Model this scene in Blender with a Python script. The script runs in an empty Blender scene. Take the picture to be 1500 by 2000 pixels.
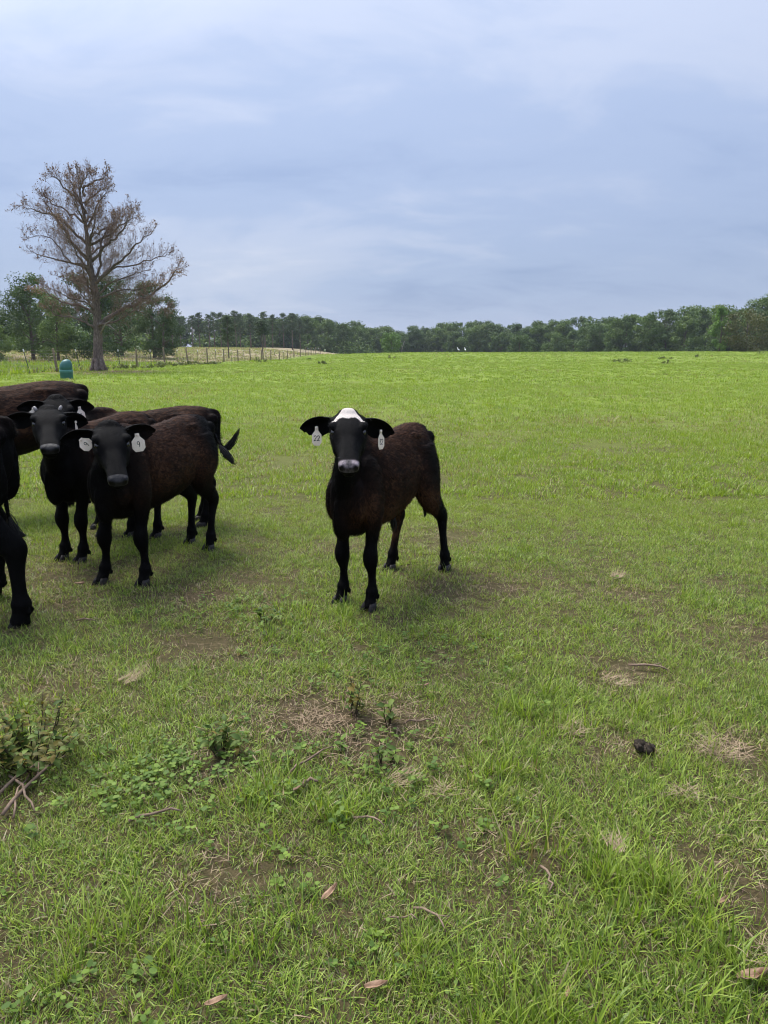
import bpy, bmesh, math, random
import numpy as np
from mathutils import Vector, Matrix, Euler, noise as mnoise

S = bpy.context.scene
COL = S.collection
R = math.radians
PI = math.pi

# ------------------------------------------------------------------ camera
cam_d = bpy.data.cameras.new('camera')
cam = bpy.data.objects.new('camera', cam_d)
COL.objects.link(cam)
cam_d.sensor_fit = 'VERTICAL'
cam_d.sensor_height = 36.0
cam_d.lens = 25.0
cam_d.clip_start = 0.05
cam_d.clip_end = 6000
cam.location = (0, 0, 1.5)
cam.rotation_euler = (R(90 - 13.05), 0, 0)
S.camera = cam

# ------------------------------------------------------------------ sky + sun
SUN_EL, SUN_AZ = 58.0, -42.0          # azimuth from +Y (view direction), negative = to the left
W = bpy.data.worlds.new('World')
S.world = W
W.use_nodes = True
nt = W.node_tree
nt.nodes.clear()


def N(t, typ, **kw):
    n = t.nodes.new(typ)
    for k, v in kw.items():
        setattr(n, k, v)
    return n


def L(t, a, b):
    t.links.new(a, b)


def mathn(t, op, a, b=None, clamp=False):
    n = N(t, 'ShaderNodeMath', operation=op)
    n.use_clamp = clamp
    for i, v in enumerate((a, b)):
        if v is None:
            continue
        if isinstance(v, (int, float)):
            n.inputs[i].default_value = v
        else:
            L(t, v, n.inputs[i])
    return n.outputs[0]


def mixc(t, fac, a, b, blend='MIX'):
    n = N(t, 'ShaderNodeMix', data_type='RGBA', blend_type=blend)
    for i, v in ((0, fac), (6, a), (7, b)):
        if isinstance(v, (int, float)):
            n.inputs[i].default_value = v
        elif isinstance(v, (tuple, list)):
            n.inputs[i].default_value = tuple(v) + ((1,) if len(v) == 3 else ())
        else:
            L(t, v, n.inputs[i])
    return n.outputs[2]


def ramp(t, fac, stops, interp='LINEAR'):
    n = N(t, 'ShaderNodeValToRGB')
    cr = n.color_ramp
    cr.interpolation = interp
    while len(cr.elements) < len(stops):
        cr.elements.new(0.5)
    for e, (p, c) in zip(cr.elements, stops):
        e.position = p
        e.color = tuple(c) + ((1,) if len(c) == 3 else ())
    if fac is not None:
        L(t, fac, n.inputs[0])
    return n.outputs[0]


def noise(t, vec, scale, detail=4, rough=0.55, dist=0.0):
    n = N(t, 'ShaderNodeTexNoise')
    n.inputs['Scale'].default_value = scale
    n.inputs['Detail'].default_value = detail
    n.inputs['Roughness'].default_value = rough
    n.inputs['Distortion'].default_value = dist
    if vec is not None:
        L(t, vec, n.inputs['Vector'])
    return n.outputs[0]


def mapping(t, vec, scale=(1, 1, 1), rot=(0, 0, 0), loc=(0, 0, 0)):
    n = N(t, 'ShaderNodeMapping')
    n.inputs['Scale'].default_value = scale
    n.inputs['Rotation'].default_value = rot
    n.inputs['Location'].default_value = loc
    L(t, vec, n.inputs['Vector'])
    return n.outputs[0]


sky = N(nt, 'ShaderNodeTexSky', sky_type='NISHITA')
sky.sun_disc = False
sky.sun_elevation = R(SUN_EL)
sky.sun_rotation = R(SUN_AZ)
bg1 = N(nt, 'ShaderNodeBackground')
bg1.inputs['Strength'].default_value = 0.10
L(nt, sky.outputs[0], bg1.inputs['Color'])
# overcast layer: a flat cloud sheet seen in perspective, brighter towards the zenith and the hidden sun
tc = N(nt, 'ShaderNodeTexCoord')
sep = N(nt, 'ShaderNodeSeparateXYZ')
L(nt, tc.outputs['Generated'], sep.inputs[0])
zz = mathn(nt, 'MAXIMUM', sep.outputs[2], 0.0)
den = mathn(nt, 'ADD', zz, 0.26)
cx = mathn(nt, 'DIVIDE', sep.outputs[0], den)
cy = mathn(nt, 'DIVIDE', sep.outputs[1], den)
comb = N(nt, 'ShaderNodeCombineXYZ')
L(nt, cx, comb.inputs[0])
L(nt, cy, comb.inputs[1])
m1 = mapping(nt, comb.outputs[0], (0.40, 0.85, 1), (0, 0, R(-28)), (3.1, 1.7, 0))
n1 = noise(nt, m1, 0.9, 5, 0.5, 0.6)
m2 = mapping(nt, comb.outputs[0], (0.9, 1.5, 1), (0, 0, R(-22)), (7.3, 2.2, 0))
n2 = noise(nt, m2, 2.6, 6, 0.58, 0.5)
nn = mathn(nt, 'ADD', mathn(nt, 'MULTIPLY', n1, 0.72), mathn(nt, 'MULTIPLY', n2, 0.28))
cl = ramp(nt, nn, [(0.33, (0.315, 0.415, 0.655)), (0.47, (0.415, 0.515, 0.745)), (0.56, (0.525, 0.605, 0.80)), (0.68, (0.70, 0.745, 0.875))], 'EASE')
# brightness over elevation (overcast: zenith about three times the horizon)
el = ramp(nt, zz, [(0.0, (0.86, 0.86, 0.88)), (0.10, (0.84, 0.84, 0.85)), (0.40, (1.16, 1.14, 1.11)), (1.0, (3.0, 2.85, 2.65))])
sund = Vector((math.sin(R(SUN_AZ)) * math.cos(R(SUN_EL)), math.cos(R(SUN_AZ)) * math.cos(R(SUN_EL)), math.sin(R(SUN_EL))))
dp = N(nt, 'ShaderNodeVectorMath', operation='DOT_PRODUCT')
L(nt, tc.outputs['Generated'], dp.inputs[0])
dp.inputs[1].default_value = sund
glow = ramp(nt, dp.outputs['Value'], [(0.25, (0.93, 0.93, 0.94)), (0.72, (1.05, 1.04, 1.03)), (0.92, (1.6, 1.55, 1.5)), (1.0, (2.6, 2.45, 2.3))])
c1 = mixc(nt, 1.0, cl, el, 'MULTIPLY')
c2 = mixc(nt, 1.0, c1, glow, 'MULTIPLY')
bg2 = N(nt, 'ShaderNodeBackground')
bg2.inputs['Strength'].default_value = 0.74
L(nt, c2, bg2.inputs['Color'])
mx = N(nt, 'ShaderNodeMixShader')
mx.inputs[0].default_value = 0.88
L(nt, bg1.outputs[0], mx.inputs[1])
L(nt, bg2.outputs[0], mx.inputs[2])
wo = N(nt, 'ShaderNodeOutputWorld')
L(nt, mx.outputs[0], wo.inputs[0])

sd = bpy.data.lights.new('sun', 'SUN')
sd.energy = 3.2
sd.angle = R(28)
sd.color = (1.0, 0.95, 0.86)
sun = bpy.data.objects.new('sun', sd)
COL.objects.link(sun)
sun.rotation_euler = (-sund).to_track_quat('-Z', 'Y').to_euler()

vs = S.view_settings
vs.view_transform = 'Standard'
vs.look = 'None'
vs.exposure = 0.62
vs.gamma = 1.0
vs.use_curve_mapping = False
S.render.engine = 'CYCLES'
S.cycles.filter_width = 1.05
S.cycles.max_bounces = 6
S.cycles.transparent_max_bounces = 8
S.cycles.volume_bounces = 0


# ------------------------------------------------------------------ helpers
def mesh_np(name, V, F, smooth=True, mat=None, attrs=None):
    """V (n,3) array, F list of index tuples or (m,k) array"""
    me = bpy.data.meshes.new(name)
    V = np.asarray(V, dtype=np.float32)
    if isinstance(F, np.ndarray):
        m, k = F.shape
        loops = F.ravel().astype(np.int32)
        starts = np.arange(0, m * k, k, dtype=np.int32)
        tot = np.full(m, k, dtype=np.int32)
    else:
        tot = np.array([len(f) for f in F], dtype=np.int32)
        loops = np.array([i for f in F for i in f], dtype=np.int32)
        starts = np.concatenate(([0], np.cumsum(tot)[:-1])).astype(np.int32)
        m = len(F)
    me.vertices.add(len(V))
    me.vertices.foreach_set('co', V.ravel())
    me.loops.add(len(loops))
    me.loops.foreach_set('vertex_index', loops)
    me.polygons.add(m)
    me.polygons.foreach_set('loop_start', starts)
    me.update(calc_edges=True)
    me.validate()
    me.polygons.foreach_set('use_smooth', np.full(len(me.polygons), smooth, dtype=bool))
    if attrs:
        for k, a in attrs.items():
            at = me.attributes.new(k, 'FLOAT', 'POINT')
            at.data.foreach_set('value', np.asarray(a, dtype=np.float32))
    if mat:
        me.materials.append(mat)
    return me


def obj(name, me, parent=None, mat=None, loc=None, rot=None, scale=None):
    o = bpy.data.objects.new(name, me)
    COL.objects.link(o)
    if parent:
        o.parent = parent
    if mat and me and not me.materials:
        me.materials.append(mat)
    if loc is not None:
        o.location = loc
    if rot is not None:
        o.rotation_euler = rot
    if scale is not None:
        o.scale = scale if not isinstance(scale, (int, float)) else (scale,) * 3
    return o


def tag(o, label, cat, group=None, kind=None):
    o['label'] = label
    o['category'] = cat
    if group:
        o['group'] = group
    if kind:
        o['kind'] = kind
    return o


def empty(name, loc=(0, 0, 0), rz=0.0):
    o = bpy.data.objects.new(name, None)
    o.empty_display_size = 0.1
    COL.objects.link(o)
    o.location = loc
    o.rotation_euler = (0, 0, rz)
    return o


class MB:
    """collects raw geometry for one mesh"""

    def __init__(s):
        s.V, s.F, s.A, s.n = [], [], [], 0

    def add(s, V, F, a=0.0):
        V = np.asarray(V, float)
        s.V.append(V)
        s.F += [tuple(i + s.n for i in f) for f in F]
        s.A.append(np.full(len(V), a) if np.isscalar(a) else np.asarray(a, float))
        s.n += len(V)

    def tube(s, pts, radii, n=6, a=0.0, cap=True):
        pts = [Vector(p) for p in pts]
        V, F = [], []
        k = len(pts)
        ref = None
        for i, p in enumerate(pts):
            t = (pts[min(i + 1, k - 1)] - pts[max(i - 1, 0)])
            if t.length < 1e-9:
                t = Vector((0, 0, 1))
            t.normalize()
            if ref is None:
                ref = t.orthogonal().normalized()
            u = (ref - t * ref.dot(t))
            if u.length < 1e-6:
                u = t.orthogonal()
            u.normalize()
            ref = u
            v = t.cross(u)
            for j in range(n):
                an = 2 * PI * j / n
                V.append(p + (u * math.cos(an) + v * math.sin(an)) * radii[i])
        for i in range(k - 1):
            for j in range(n):
                a0, b0 = i * n + j, i * n + (j + 1) % n
                F.append((a0, b0, b0 + n, a0 + n))
        if cap:
            F.append(tuple(range(n - 1, -1, -1)))
            F.append(tuple(range((k - 1) * n, k * n)))
        s.add(V, F, a)

    def box(s, lo, hi, a=0.0):
        x0, y0, z0 = lo
        x1, y1, z1 = hi
        V = [(x0, y0, z0), (x1, y0, z0), (x1, y1, z0), (x0, y1, z0), (x0, y0, z1), (x1, y0, z1), (x1, y1, z1), (x0, y1, z1)]
        F = [(3, 2, 1, 0), (4, 5, 6, 7), (0, 1, 5, 4), (1, 2, 6, 5), (2, 3, 7, 6), (3, 0, 4, 7)]
        s.add(V, F, a)

    def mesh(s, name, mat=None, smooth=True, attr='tint'):
        V = np.concatenate(s.V) if s.V else np.zeros((0, 3))
        return mesh_np(name, V, s.F, smooth, mat, {attr: np.concatenate(s.A)} if s.A else None)


def ss(a, b, x):
    t = np.clip((np.asarray(x, float) - a) / (b - a), 0, 1)
    return t * t * (3 - 2 * t)


def new_mat(name):
    m = bpy.data.materials.new(name)
    m.use_nodes = True
    t = m.node_tree
    t.nodes.clear()
    out = N(t, 'ShaderNodeOutputMaterial')
    return m, t, out


def principled(t, out, color=None, rough=0.7, spec=0.4, **kw):
    b = N(t, 'ShaderNodeBsdfPrincipled')
    b.inputs['Roughness'].default_value = rough
    b.inputs['Specular IOR Level'].default_value = spec
    if color is not None:
        if isinstance(color, (tuple, list)):
            b.inputs['Base Color'].default_value = tuple(color) + (1,)
        else:
            L(t, color, b.inputs['Base Color'])
    if out is not None:
        L(t, b.outputs[0], out.inputs[0])
    return b


def bump(t, height, strength, dist, target):
    n = N(t, 'ShaderNodeBump')
    n.inputs['Strength'].default_value = strength
    n.inputs['Distance'].default_value = dist
    L(t, height, n.inputs['Height'])
    L(t, n.outputs[0], target.inputs['Normal'])


def attr_fac(t, name, typ='GEOMETRY'):
    n = N(t, 'ShaderNodeAttribute', attribute_type=typ, attribute_name=name)
    return n.outputs['Fac']


def simple_mat(name, ca, cb, scale=20, rough=0.8, spec=0.3, stretch=(1, 1, 1), bmp=0.0, detail=4):
    m, t, out = new_mat(name)
    tcn = N(t, 'ShaderNodeTexCoord')
    v = mapping(t, tcn.outputs['Object'], stretch)
    f = noise(t, v, scale, detail, 0.6)
    c = ramp(t, f, [(0.3, ca), (0.7, cb)])
    b = principled(t, out, c, rough, spec)
    if bmp:
        bump(t, f, 1.0, bmp, b)
    return m


def foliage_mat(name, stops, trans=0.25, rough=0.6, spec=0.25, world_patch=False, hue=None):
    """leaf material: colour from the per-vertex 'tint', shifted per object"""
    m, t, out = new_mat(name)
    f = attr_fac(t, 'tint')
    oi = N(t, 'ShaderNodeObjectInfo')
    r = mathn(t, 'MULTIPLY', mathn(t, 'SUBTRACT', oi.outputs['Random'], 0.5), 0.35)
    f = mathn(t, 'ADD', f, r, True)
    c = ramp(t, f, stops)
    p = principled(t, None, c, rough, spec)
    tr = N(t, 'ShaderNodeBsdfTranslucent')
    L(t, mixc(t, 1.0, c, (1.1, 1.25, 0.6), 'MULTIPLY'), tr.inputs[0])
    mix = N(t, 'ShaderNodeMixShader')
    mix.inputs[0].default_value = trans
    L(t, p.outputs[0], mix.inputs[1])
    L(t, tr.outputs[0], mix.inputs[2])
    L(t, mix.outputs[0], out.inputs[0])
    return m


# ------------------------------------------------------------------ the ground
def terrain(x, y):
    x = np.asarray(x, float)
    y = np.asarray(y, float)
    r = np.hypot(x, y)
    z = 0.035 * ss(6, 14, r) * (np.sin(x * 0.55 + 1.3) * np.sin(y * 0.41 + x * 0.11))
    z = z + 0.12 * ss(20, 60, r) * np.sin(x * 0.09 + y * 0.05 + 0.6) * np.sin(y * 0.07 - 0.4)
    # gentle crest on the right, falling away behind it
    rt = ss(-22, 8, x)
    z = z + rt * (0.45 * ss(60, 135, y) + 0.25 * ss(20, 80, x) * ss(70, 130, y) - 3.2 * ss(138, 250, y))
    # the rough field beyond the fence rises to the pines
    lf = ss(-14, -32, x)
    z = z + lf * 1.25 * ss(62, 170, y)
    z = z - (1 - lf) * (1 - rt) * 0.4 * ss(60, 110, y) * (1 - ss(110, 160, y))
    return z


def tz(x, y):
    return float(terrain(x, y))


def pasture():
    ys = np.concatenate((np.linspace(-60, 0, 12, endpoint=False), np.linspace(0, 14, 70, endpoint=False),
                         np.linspace(14, 60, 60, endpoint=False), np.linspace(60, 300, 80, endpoint=False), np.geomspace(300, 2500, 20)))
    h = np.concatenate((np.linspace(0, 8, 40, endpoint=False), np.linspace(8, 40, 36, endpoint=False),
                        np.linspace(40, 200, 40, endpoint=False), np.geomspace(200, 2000, 18)))
    xs = np.concatenate((-h[:0:-1], h))
    X, Y = np.meshgrid(xs, ys)
    Z = terrain(X, Y)
    nx, ny = len(xs), len(ys)
    # fine relief near the camera
    V = np.stack((X.ravel(), Y.ravel(), Z.ravel()), 1)
    idx = np.arange(nx * ny).reshape(ny, nx)
    F = np.stack((idx[:-1, :-1], idx[:-1, 1:], idx[1:, 1:], idx[1:, :-1]), -1).reshape(-1, 4)
    # tan (rough dry grass) mask: left of the fence line and beyond
    fence_x = -19.9 + 0.058 * (Y - 44)
    tan = ss(0.5, -2.5, X - fence_x) * ss(57, 66, Y)
    tan = np.maximum(tan, ss(136, 146, Y) * ss(12, 2, X))
    dirt = np.exp(-(((X + 16.8) / 3.6) ** 2 + ((Y - 43.6) / 3.4) ** 2) ** 1.5)
    me = mesh_np('pasture', V, F, True, None, {'tan': tan.ravel(), 'dirt': dirt.ravel()})
    m, t, out = new_mat('pasture_soil_and_turf')
    geo = N(t, 'ShaderNodeNewGeometry')
    P = geo.outputs['Position']
    nbig = noise(t, P, 0.16, 4, 0.6)
    nmid = noise(t, P, 1.1, 5, 0.62)
    nfin = noise(t, P, 26, 6, 0.7)
    nvf = noise(t, P, 120, 3, 0.6)
    soil = ramp(t, nfin, [(0.3, (0.030, 0.021, 0.013)), (0.55, (0.085, 0.053, 0.034)), (0.75, (0.19, 0.130, 0.085))])
    turf = ramp(t, mathn(t, 'ADD', mathn(t, 'MULTIPLY', nbig, 0.5), mathn(t, 'MULTIPLY', nfin, 0.5)),
                [(0.34, (0.125, 0.180, 0.017)), (0.5, (0.160, 0.222, 0.023)), (0.66, (0.20, 0.250, 0.042))])
    sepp = N(t, 'ShaderNodeSeparateXYZ')
    L(t, P, sepp.inputs[0])
    far = N(t, 'ShaderNodeMapRange')
    far.inputs['From Min'].default_value = 4.5
    far.inputs['From Max'].default_value = 20.0
    far.inputs['To Min'].default_value = 0.12
    far.inputs['To Max'].default_value = 0.97
    L(t, sepp.outputs[1], far.inputs['Value'])     # closer in, the sward is grazed thin and blades are built one by one
    patch = mathn(t, 'MULTIPLY', ramp(t, nmid, [(0.33, (0, 0, 0)), (0.47, (1, 1, 1))]), far.outputs[0])
    pf = mathn(t, 'MAXIMUM', patch, mathn(t, 'MULTIPLY', far.outputs[0], 0.72))
    c = mixc(t, pf, soil, turf)
    tancol = ramp(t, mathn(t, 'ADD', mathn(t, 'MULTIPLY', nmid, 0.6), mathn(t, 'MULTIPLY', nfin, 0.4)),
                  [(0.34, (0.14, 0.145, 0.06)), (0.47, (0.25, 0.205, 0.115)), (0.62, (0.33, 0.255, 0.165))])
    tm = mathn(t, 'MULTIPLY', attr_fac(t, 'tan'), ramp(t, nbig, [(0.28, (0.35, 0.35, 0.35)), (0.45, (1, 1, 1))]))
    c = mixc(t, tm, c, tancol)
    dcol = ramp(t, nfin, [(0.3, (0.09, 0.055, 0.035)), (0.6, (0.22, 0.14, 0.085)), (0.8, (0.32, 0.22, 0.14))])
    dm = mathn(t, 'MULTIPLY', attr_fac(t, 'dirt'), ramp(t, nmid, [(0.36, (0, 0, 0)), (0.5, (1, 1, 1))]))
    c = mixc(t, dm, c, dcol)
    b = principled(t, out, c, 0.95, 0.15)
    bump(t, mathn(t, 'ADD', nfin, mathn(t, 'MULTIPLY', nvf, 0.4)), 0.9, 0.03, b)
    o = obj('pasture', me, None, m)
    o['kind'] = 'structure'
    o['label'] = 'grazed green pasture with worn brown patches'
    o['category'] = 'pasture'
    return o


pasture()


# ------------------------------------------------------------------ grass, scattered blades
def blade(mb, rng, base, length, width, lean, az, curl, a, segs=3):
    """one bent tapering grass blade"""
    d = Vector((math.cos(az), math.sin(az), 0))
    side = Vector((-math.sin(az + rng.uniform(-.6, .6)), math.cos(az), 0))
    p = Vector(base)
    V, F = [], []
    ang = lean
    for i in range(segs + 1):
        f = i / segs
        w = width * (1 - f ** 1.6) * 0.5
        if i == segs:
            V.append(p.copy())
        else:
            V.append(p - side * w)
            V.append(p + side * w)
        p = p + (d * math.sin(ang) + Vector((0, 0, 1)) * math.cos(ang)) * (length / segs)
        ang += curl / segs
    for i in range(segs - 1):
        F.append((2 * i, 2 * i + 1, 2 * i + 3, 2 * i + 2))
    F.append((2 * segs - 2, 2 * segs - 1, 2 * segs))
    mb.add(V, F, a)


def grass_mat():
    m, t, out = new_mat('grass_blades')
    f = attr_fac(t, 'tint')
    geo = N(t, 'ShaderNodeNewGeometry')
    P = geo.outputs['Position']
    nb = noise(t, P, 0.22, 3, 0.6)
    nm = noise(t, P, 1.3, 4, 0.6)
    inst = attr_fac(t, 'dry', 'INSTANCER')
    f2 = mathn(t, 'ADD', f, mathn(t, 'MULTIPLY', mathn(t, 'SUBTRACT', nm, 0.5), 0.7))
    green = ramp(t, f2, [(0.0, (0.062, 0.112, 0.015)), (0.35, (0.138, 0.226, 0.024)), (0.62, (0.225, 0.322, 0.036)), (0.9, (0.34, 0.42, 0.078))])
    lush = ramp(t, f2, [(0.0, (0.145, 0.215, 0.017)), (0.45, (0.222, 0.308, 0.025)), (0.9, (0.30, 0.365, 0.052))])
    lm = attr_fac(t, 'lush', 'INSTANCER')
    lm = mathn(t, 'MULTIPLY', lm, ramp(t, nb, [(0.3, (0.55, 0.55, 0.55)), (0.55, (1, 1, 1))]), True)
    c = mixc(t, lm, green, lush)
    straw = ramp(t, f, [(0.0, (0.10, 0.065, 0.035)), (0.5, (0.28, 0.21, 0.12)), (1.0, (0.46, 0.37, 0.23))])
    # a blade is straw when its own tint falls under the tuft's dryness
    h = N(t, 'ShaderNodeTexWhiteNoise', noise_dimensions='1D')
    L(t, mathn(t, 'MULTIPLY', f, 977.0), h.inputs['W'])
    dm = mathn(t, 'LESS_THAN', h.outputs['Value'], inst)
    c = mixc(t, dm, c, straw)
    p = principled(t, None, c, 0.45, 0.38)
    tr = N(t, 'ShaderNodeBsdfTranslucent')
    L(t, mixc(t, 1.0, c, (1.15, 1.2, 0.65), 'MULTIPLY'), tr.inputs[0])
    mix = N(t, 'ShaderNodeMixShader')
    mix.inputs[0].default_value = 0.38
    L(t, p.outputs[0], mix.inputs[1])
    L(t, tr.outputs[0], mix.inputs[2])
    L(t, mix.outputs[0], out.inputs[0])
    return m


GRASS = grass_mat()


def tuft_mesh(seed, n, rad, lmin, lmax, wmin, wmax, leanmax, segs=3):
    rng = random.Random(seed)
    mb = MB()
    for i in range(n):
        a = rng.uniform(0, 2 * PI)
        r = rad * math.sqrt(rng.random())
        az = a + rng.gauss(0, 1.0)
        ln = rng.uniform(lmin, lmax)
        blade(mb, rng, (r * math.cos(a), r * math.sin(a), -0.004), ln, rng.uniform(wmin, wmax), rng.uniform(0.1, leanmax), az,
              rng.uniform(0.1, 1.2), rng.random(), segs)
    return mb.mesh('grass_tuft', GRASS, True)


def lib(name, meshes):
    c = bpy.data.collections.new(name)
    for i, me in enumerate(meshes):
        o = bpy.data.objects.new('%s_%02d' % (name, i), me)
        c.objects.link(o)
    return c


def scatter(name, coll, pts, rots, scl, idx, extra, label, cat):
    me = bpy.data.meshes.new(name)
    me.vertices.add(len(pts))
    me.vertices.foreach_set('co', np.asarray(pts, np.float32).ravel())
    a = me.attributes.new('rot', 'FLOAT_VECTOR', 'POINT')
    a.data.foreach_set('vector', np.asarray(rots, np.float32).ravel())
    a = me.attributes.new('scl', 'FLOAT_VECTOR', 'POINT')
    s3 = np.asarray(scl, np.float32)
    if s3.ndim == 1:
        s3 = np.stack((s3, s3, s3), 1)
    a.data.foreach_set('vector', s3.ravel())
    a = me.attributes.new('idx', 'INT', 'POINT')
    a.data.foreach_set('value', np.asarray(idx, np.int32))
    for k, v in extra.items():
        a = me.attributes.new(k, 'FLOAT', 'POINT')
        a.data.foreach_set('value', np.asarray(v, np.float32))
    o = obj(name, me)
    g = bpy.data.node_groups.new(name + '_scatter', 'GeometryNodeTree')
    g.interface.new_socket('Geometry', in_out='INPUT', socket_type='NodeSocketGeometry')
    g.interface.new_socket('Geometry', in_out='OUTPUT', socket_type='NodeSocketGeometry')
    gi = g.nodes.new('NodeGroupInput')
    go = g.nodes.new('NodeGroupOutput')
    ci = g.nodes.new('GeometryNodeCollectionInfo')
    ci.inputs['Collection'].default_value = coll
    ci.inputs['Separate Children'].default_value = True
    ci.inputs['Reset Children'].default_value = True
    ip = g.nodes.new('GeometryNodeInstanceOnPoints')
    ip.inputs['Pick Instance'].default_value = True

    def na(nm, typ):
        n = g.nodes.new('GeometryNodeInputNamedAttribute')
        n.data_type = typ
        n.inputs['Name'].default_value = nm
        return n.outputs['Attribute']
    g.links.new(gi.outputs[0], ip.inputs['Points'])
    g.links.new(ci.outputs[0], ip.inputs['Instance'])
    g.links.new(na('idx', 'INT'), ip.inputs['Instance Index'])
    g.links.new(na('rot', 'FLOAT_VECTOR'), ip.inputs['Rotation'])
    g.links.new(na('scl', 'FLOAT_VECTOR'), ip.inputs['Scale'])
    g.links.new(ip.outputs[0], go.inputs[0])
    md = o.modifiers.new('scatter', 'NODES')
    md.node_group = g
    o['kind'] = 'stuff'
    o['label'] = label
    o['category'] = cat
    return o


RNG = np.random.default_rng(7)


def vnoise(x, y, sc, seed=0.0):
    return np.array([mnoise.noise((a * sc + seed, b * sc - seed, seed * 1.7)) for a, b in zip(x, y)])


# worn spots: (x, y, radius) where the sward is thin and brown
WORN = [(-0.34, 2.72, 0.40), (-0.18, 2.66, 0.34), (0.0, 2.6, 0.3), (-0.05, 2.42, 0.2), (-0.9, 3.4, 0.3), (0.75, 4.30, 0.22), (1.35, 2.42, 0.22), (0.35, 4.3, 0.35), (1.5, 4.2, 0.3),
        (-0.45, 5.2, 0.25), (-1.9, 4.0, 0.34), (-2.2, 4.6, 0.42), (-1.2, 4.2, 0.35), (1.0, 1.75, 0.22), (0.42, 1.9, 0.2), (-0.5, 1.75, 0.16), (1.1, 3.1, 0.25),
        (-0.62, 2.3, 0.2), (0.9, 2.45, 0.13), (2.1, 3.5, 0.3), (-1.5, 3.0, 0.25), (0.45, 5.6, 0.4), (-1.0, 9.5, 0.9), (1.5, 12.5, 1.2), (-0.5, 15.5, 1.6),
        (3.5, 11, 0.8), (5.5, 14, 1.2), (-3.2, 8.5, 0.7), (-17.0, 42.8, 3.4), (-19.0, 43.6, 2.0), (-14.6, 43.0, 2.2)]


def worn(x, y):
    w = np.zeros_like(x)
    for a, b, r in WORN:
        r = r * .82
        w = np.maximum(w, np.exp(-(((x - a) / r) ** 2 + ((y - b) / r) ** 2)))
    return w


def band(y0, y1, dens, side0, slope):
    """random points in a trapezoid widening away from the camera"""
    w0, w1 = side0 + slope * y0, side0 + slope * y1
    area = (y1 - y0) * (w0 + w1)
    n = int(area * dens)
    y = np.sqrt(RNG.random(n)) if False else RNG.random(n)
    # widths grow linearly: rejection
    yy = y0 + (y1 - y0) * y
    keep = RNG.random(n) < (side0 + slope * yy) / w1
    yy = yy[keep]
    k = int(n - keep.sum())
    while k > 0:
        t = y0 + (y1 - y0) * RNG.random(k)
        t = t[RNG.random(k) < (side0 + slope * t) / w1]
        yy = np.concatenate((yy, t))
        k = n - len(yy)
    x = (RNG.random(len(yy)) * 2 - 1) * (side0 + slope * yy)
    return x, yy


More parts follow.
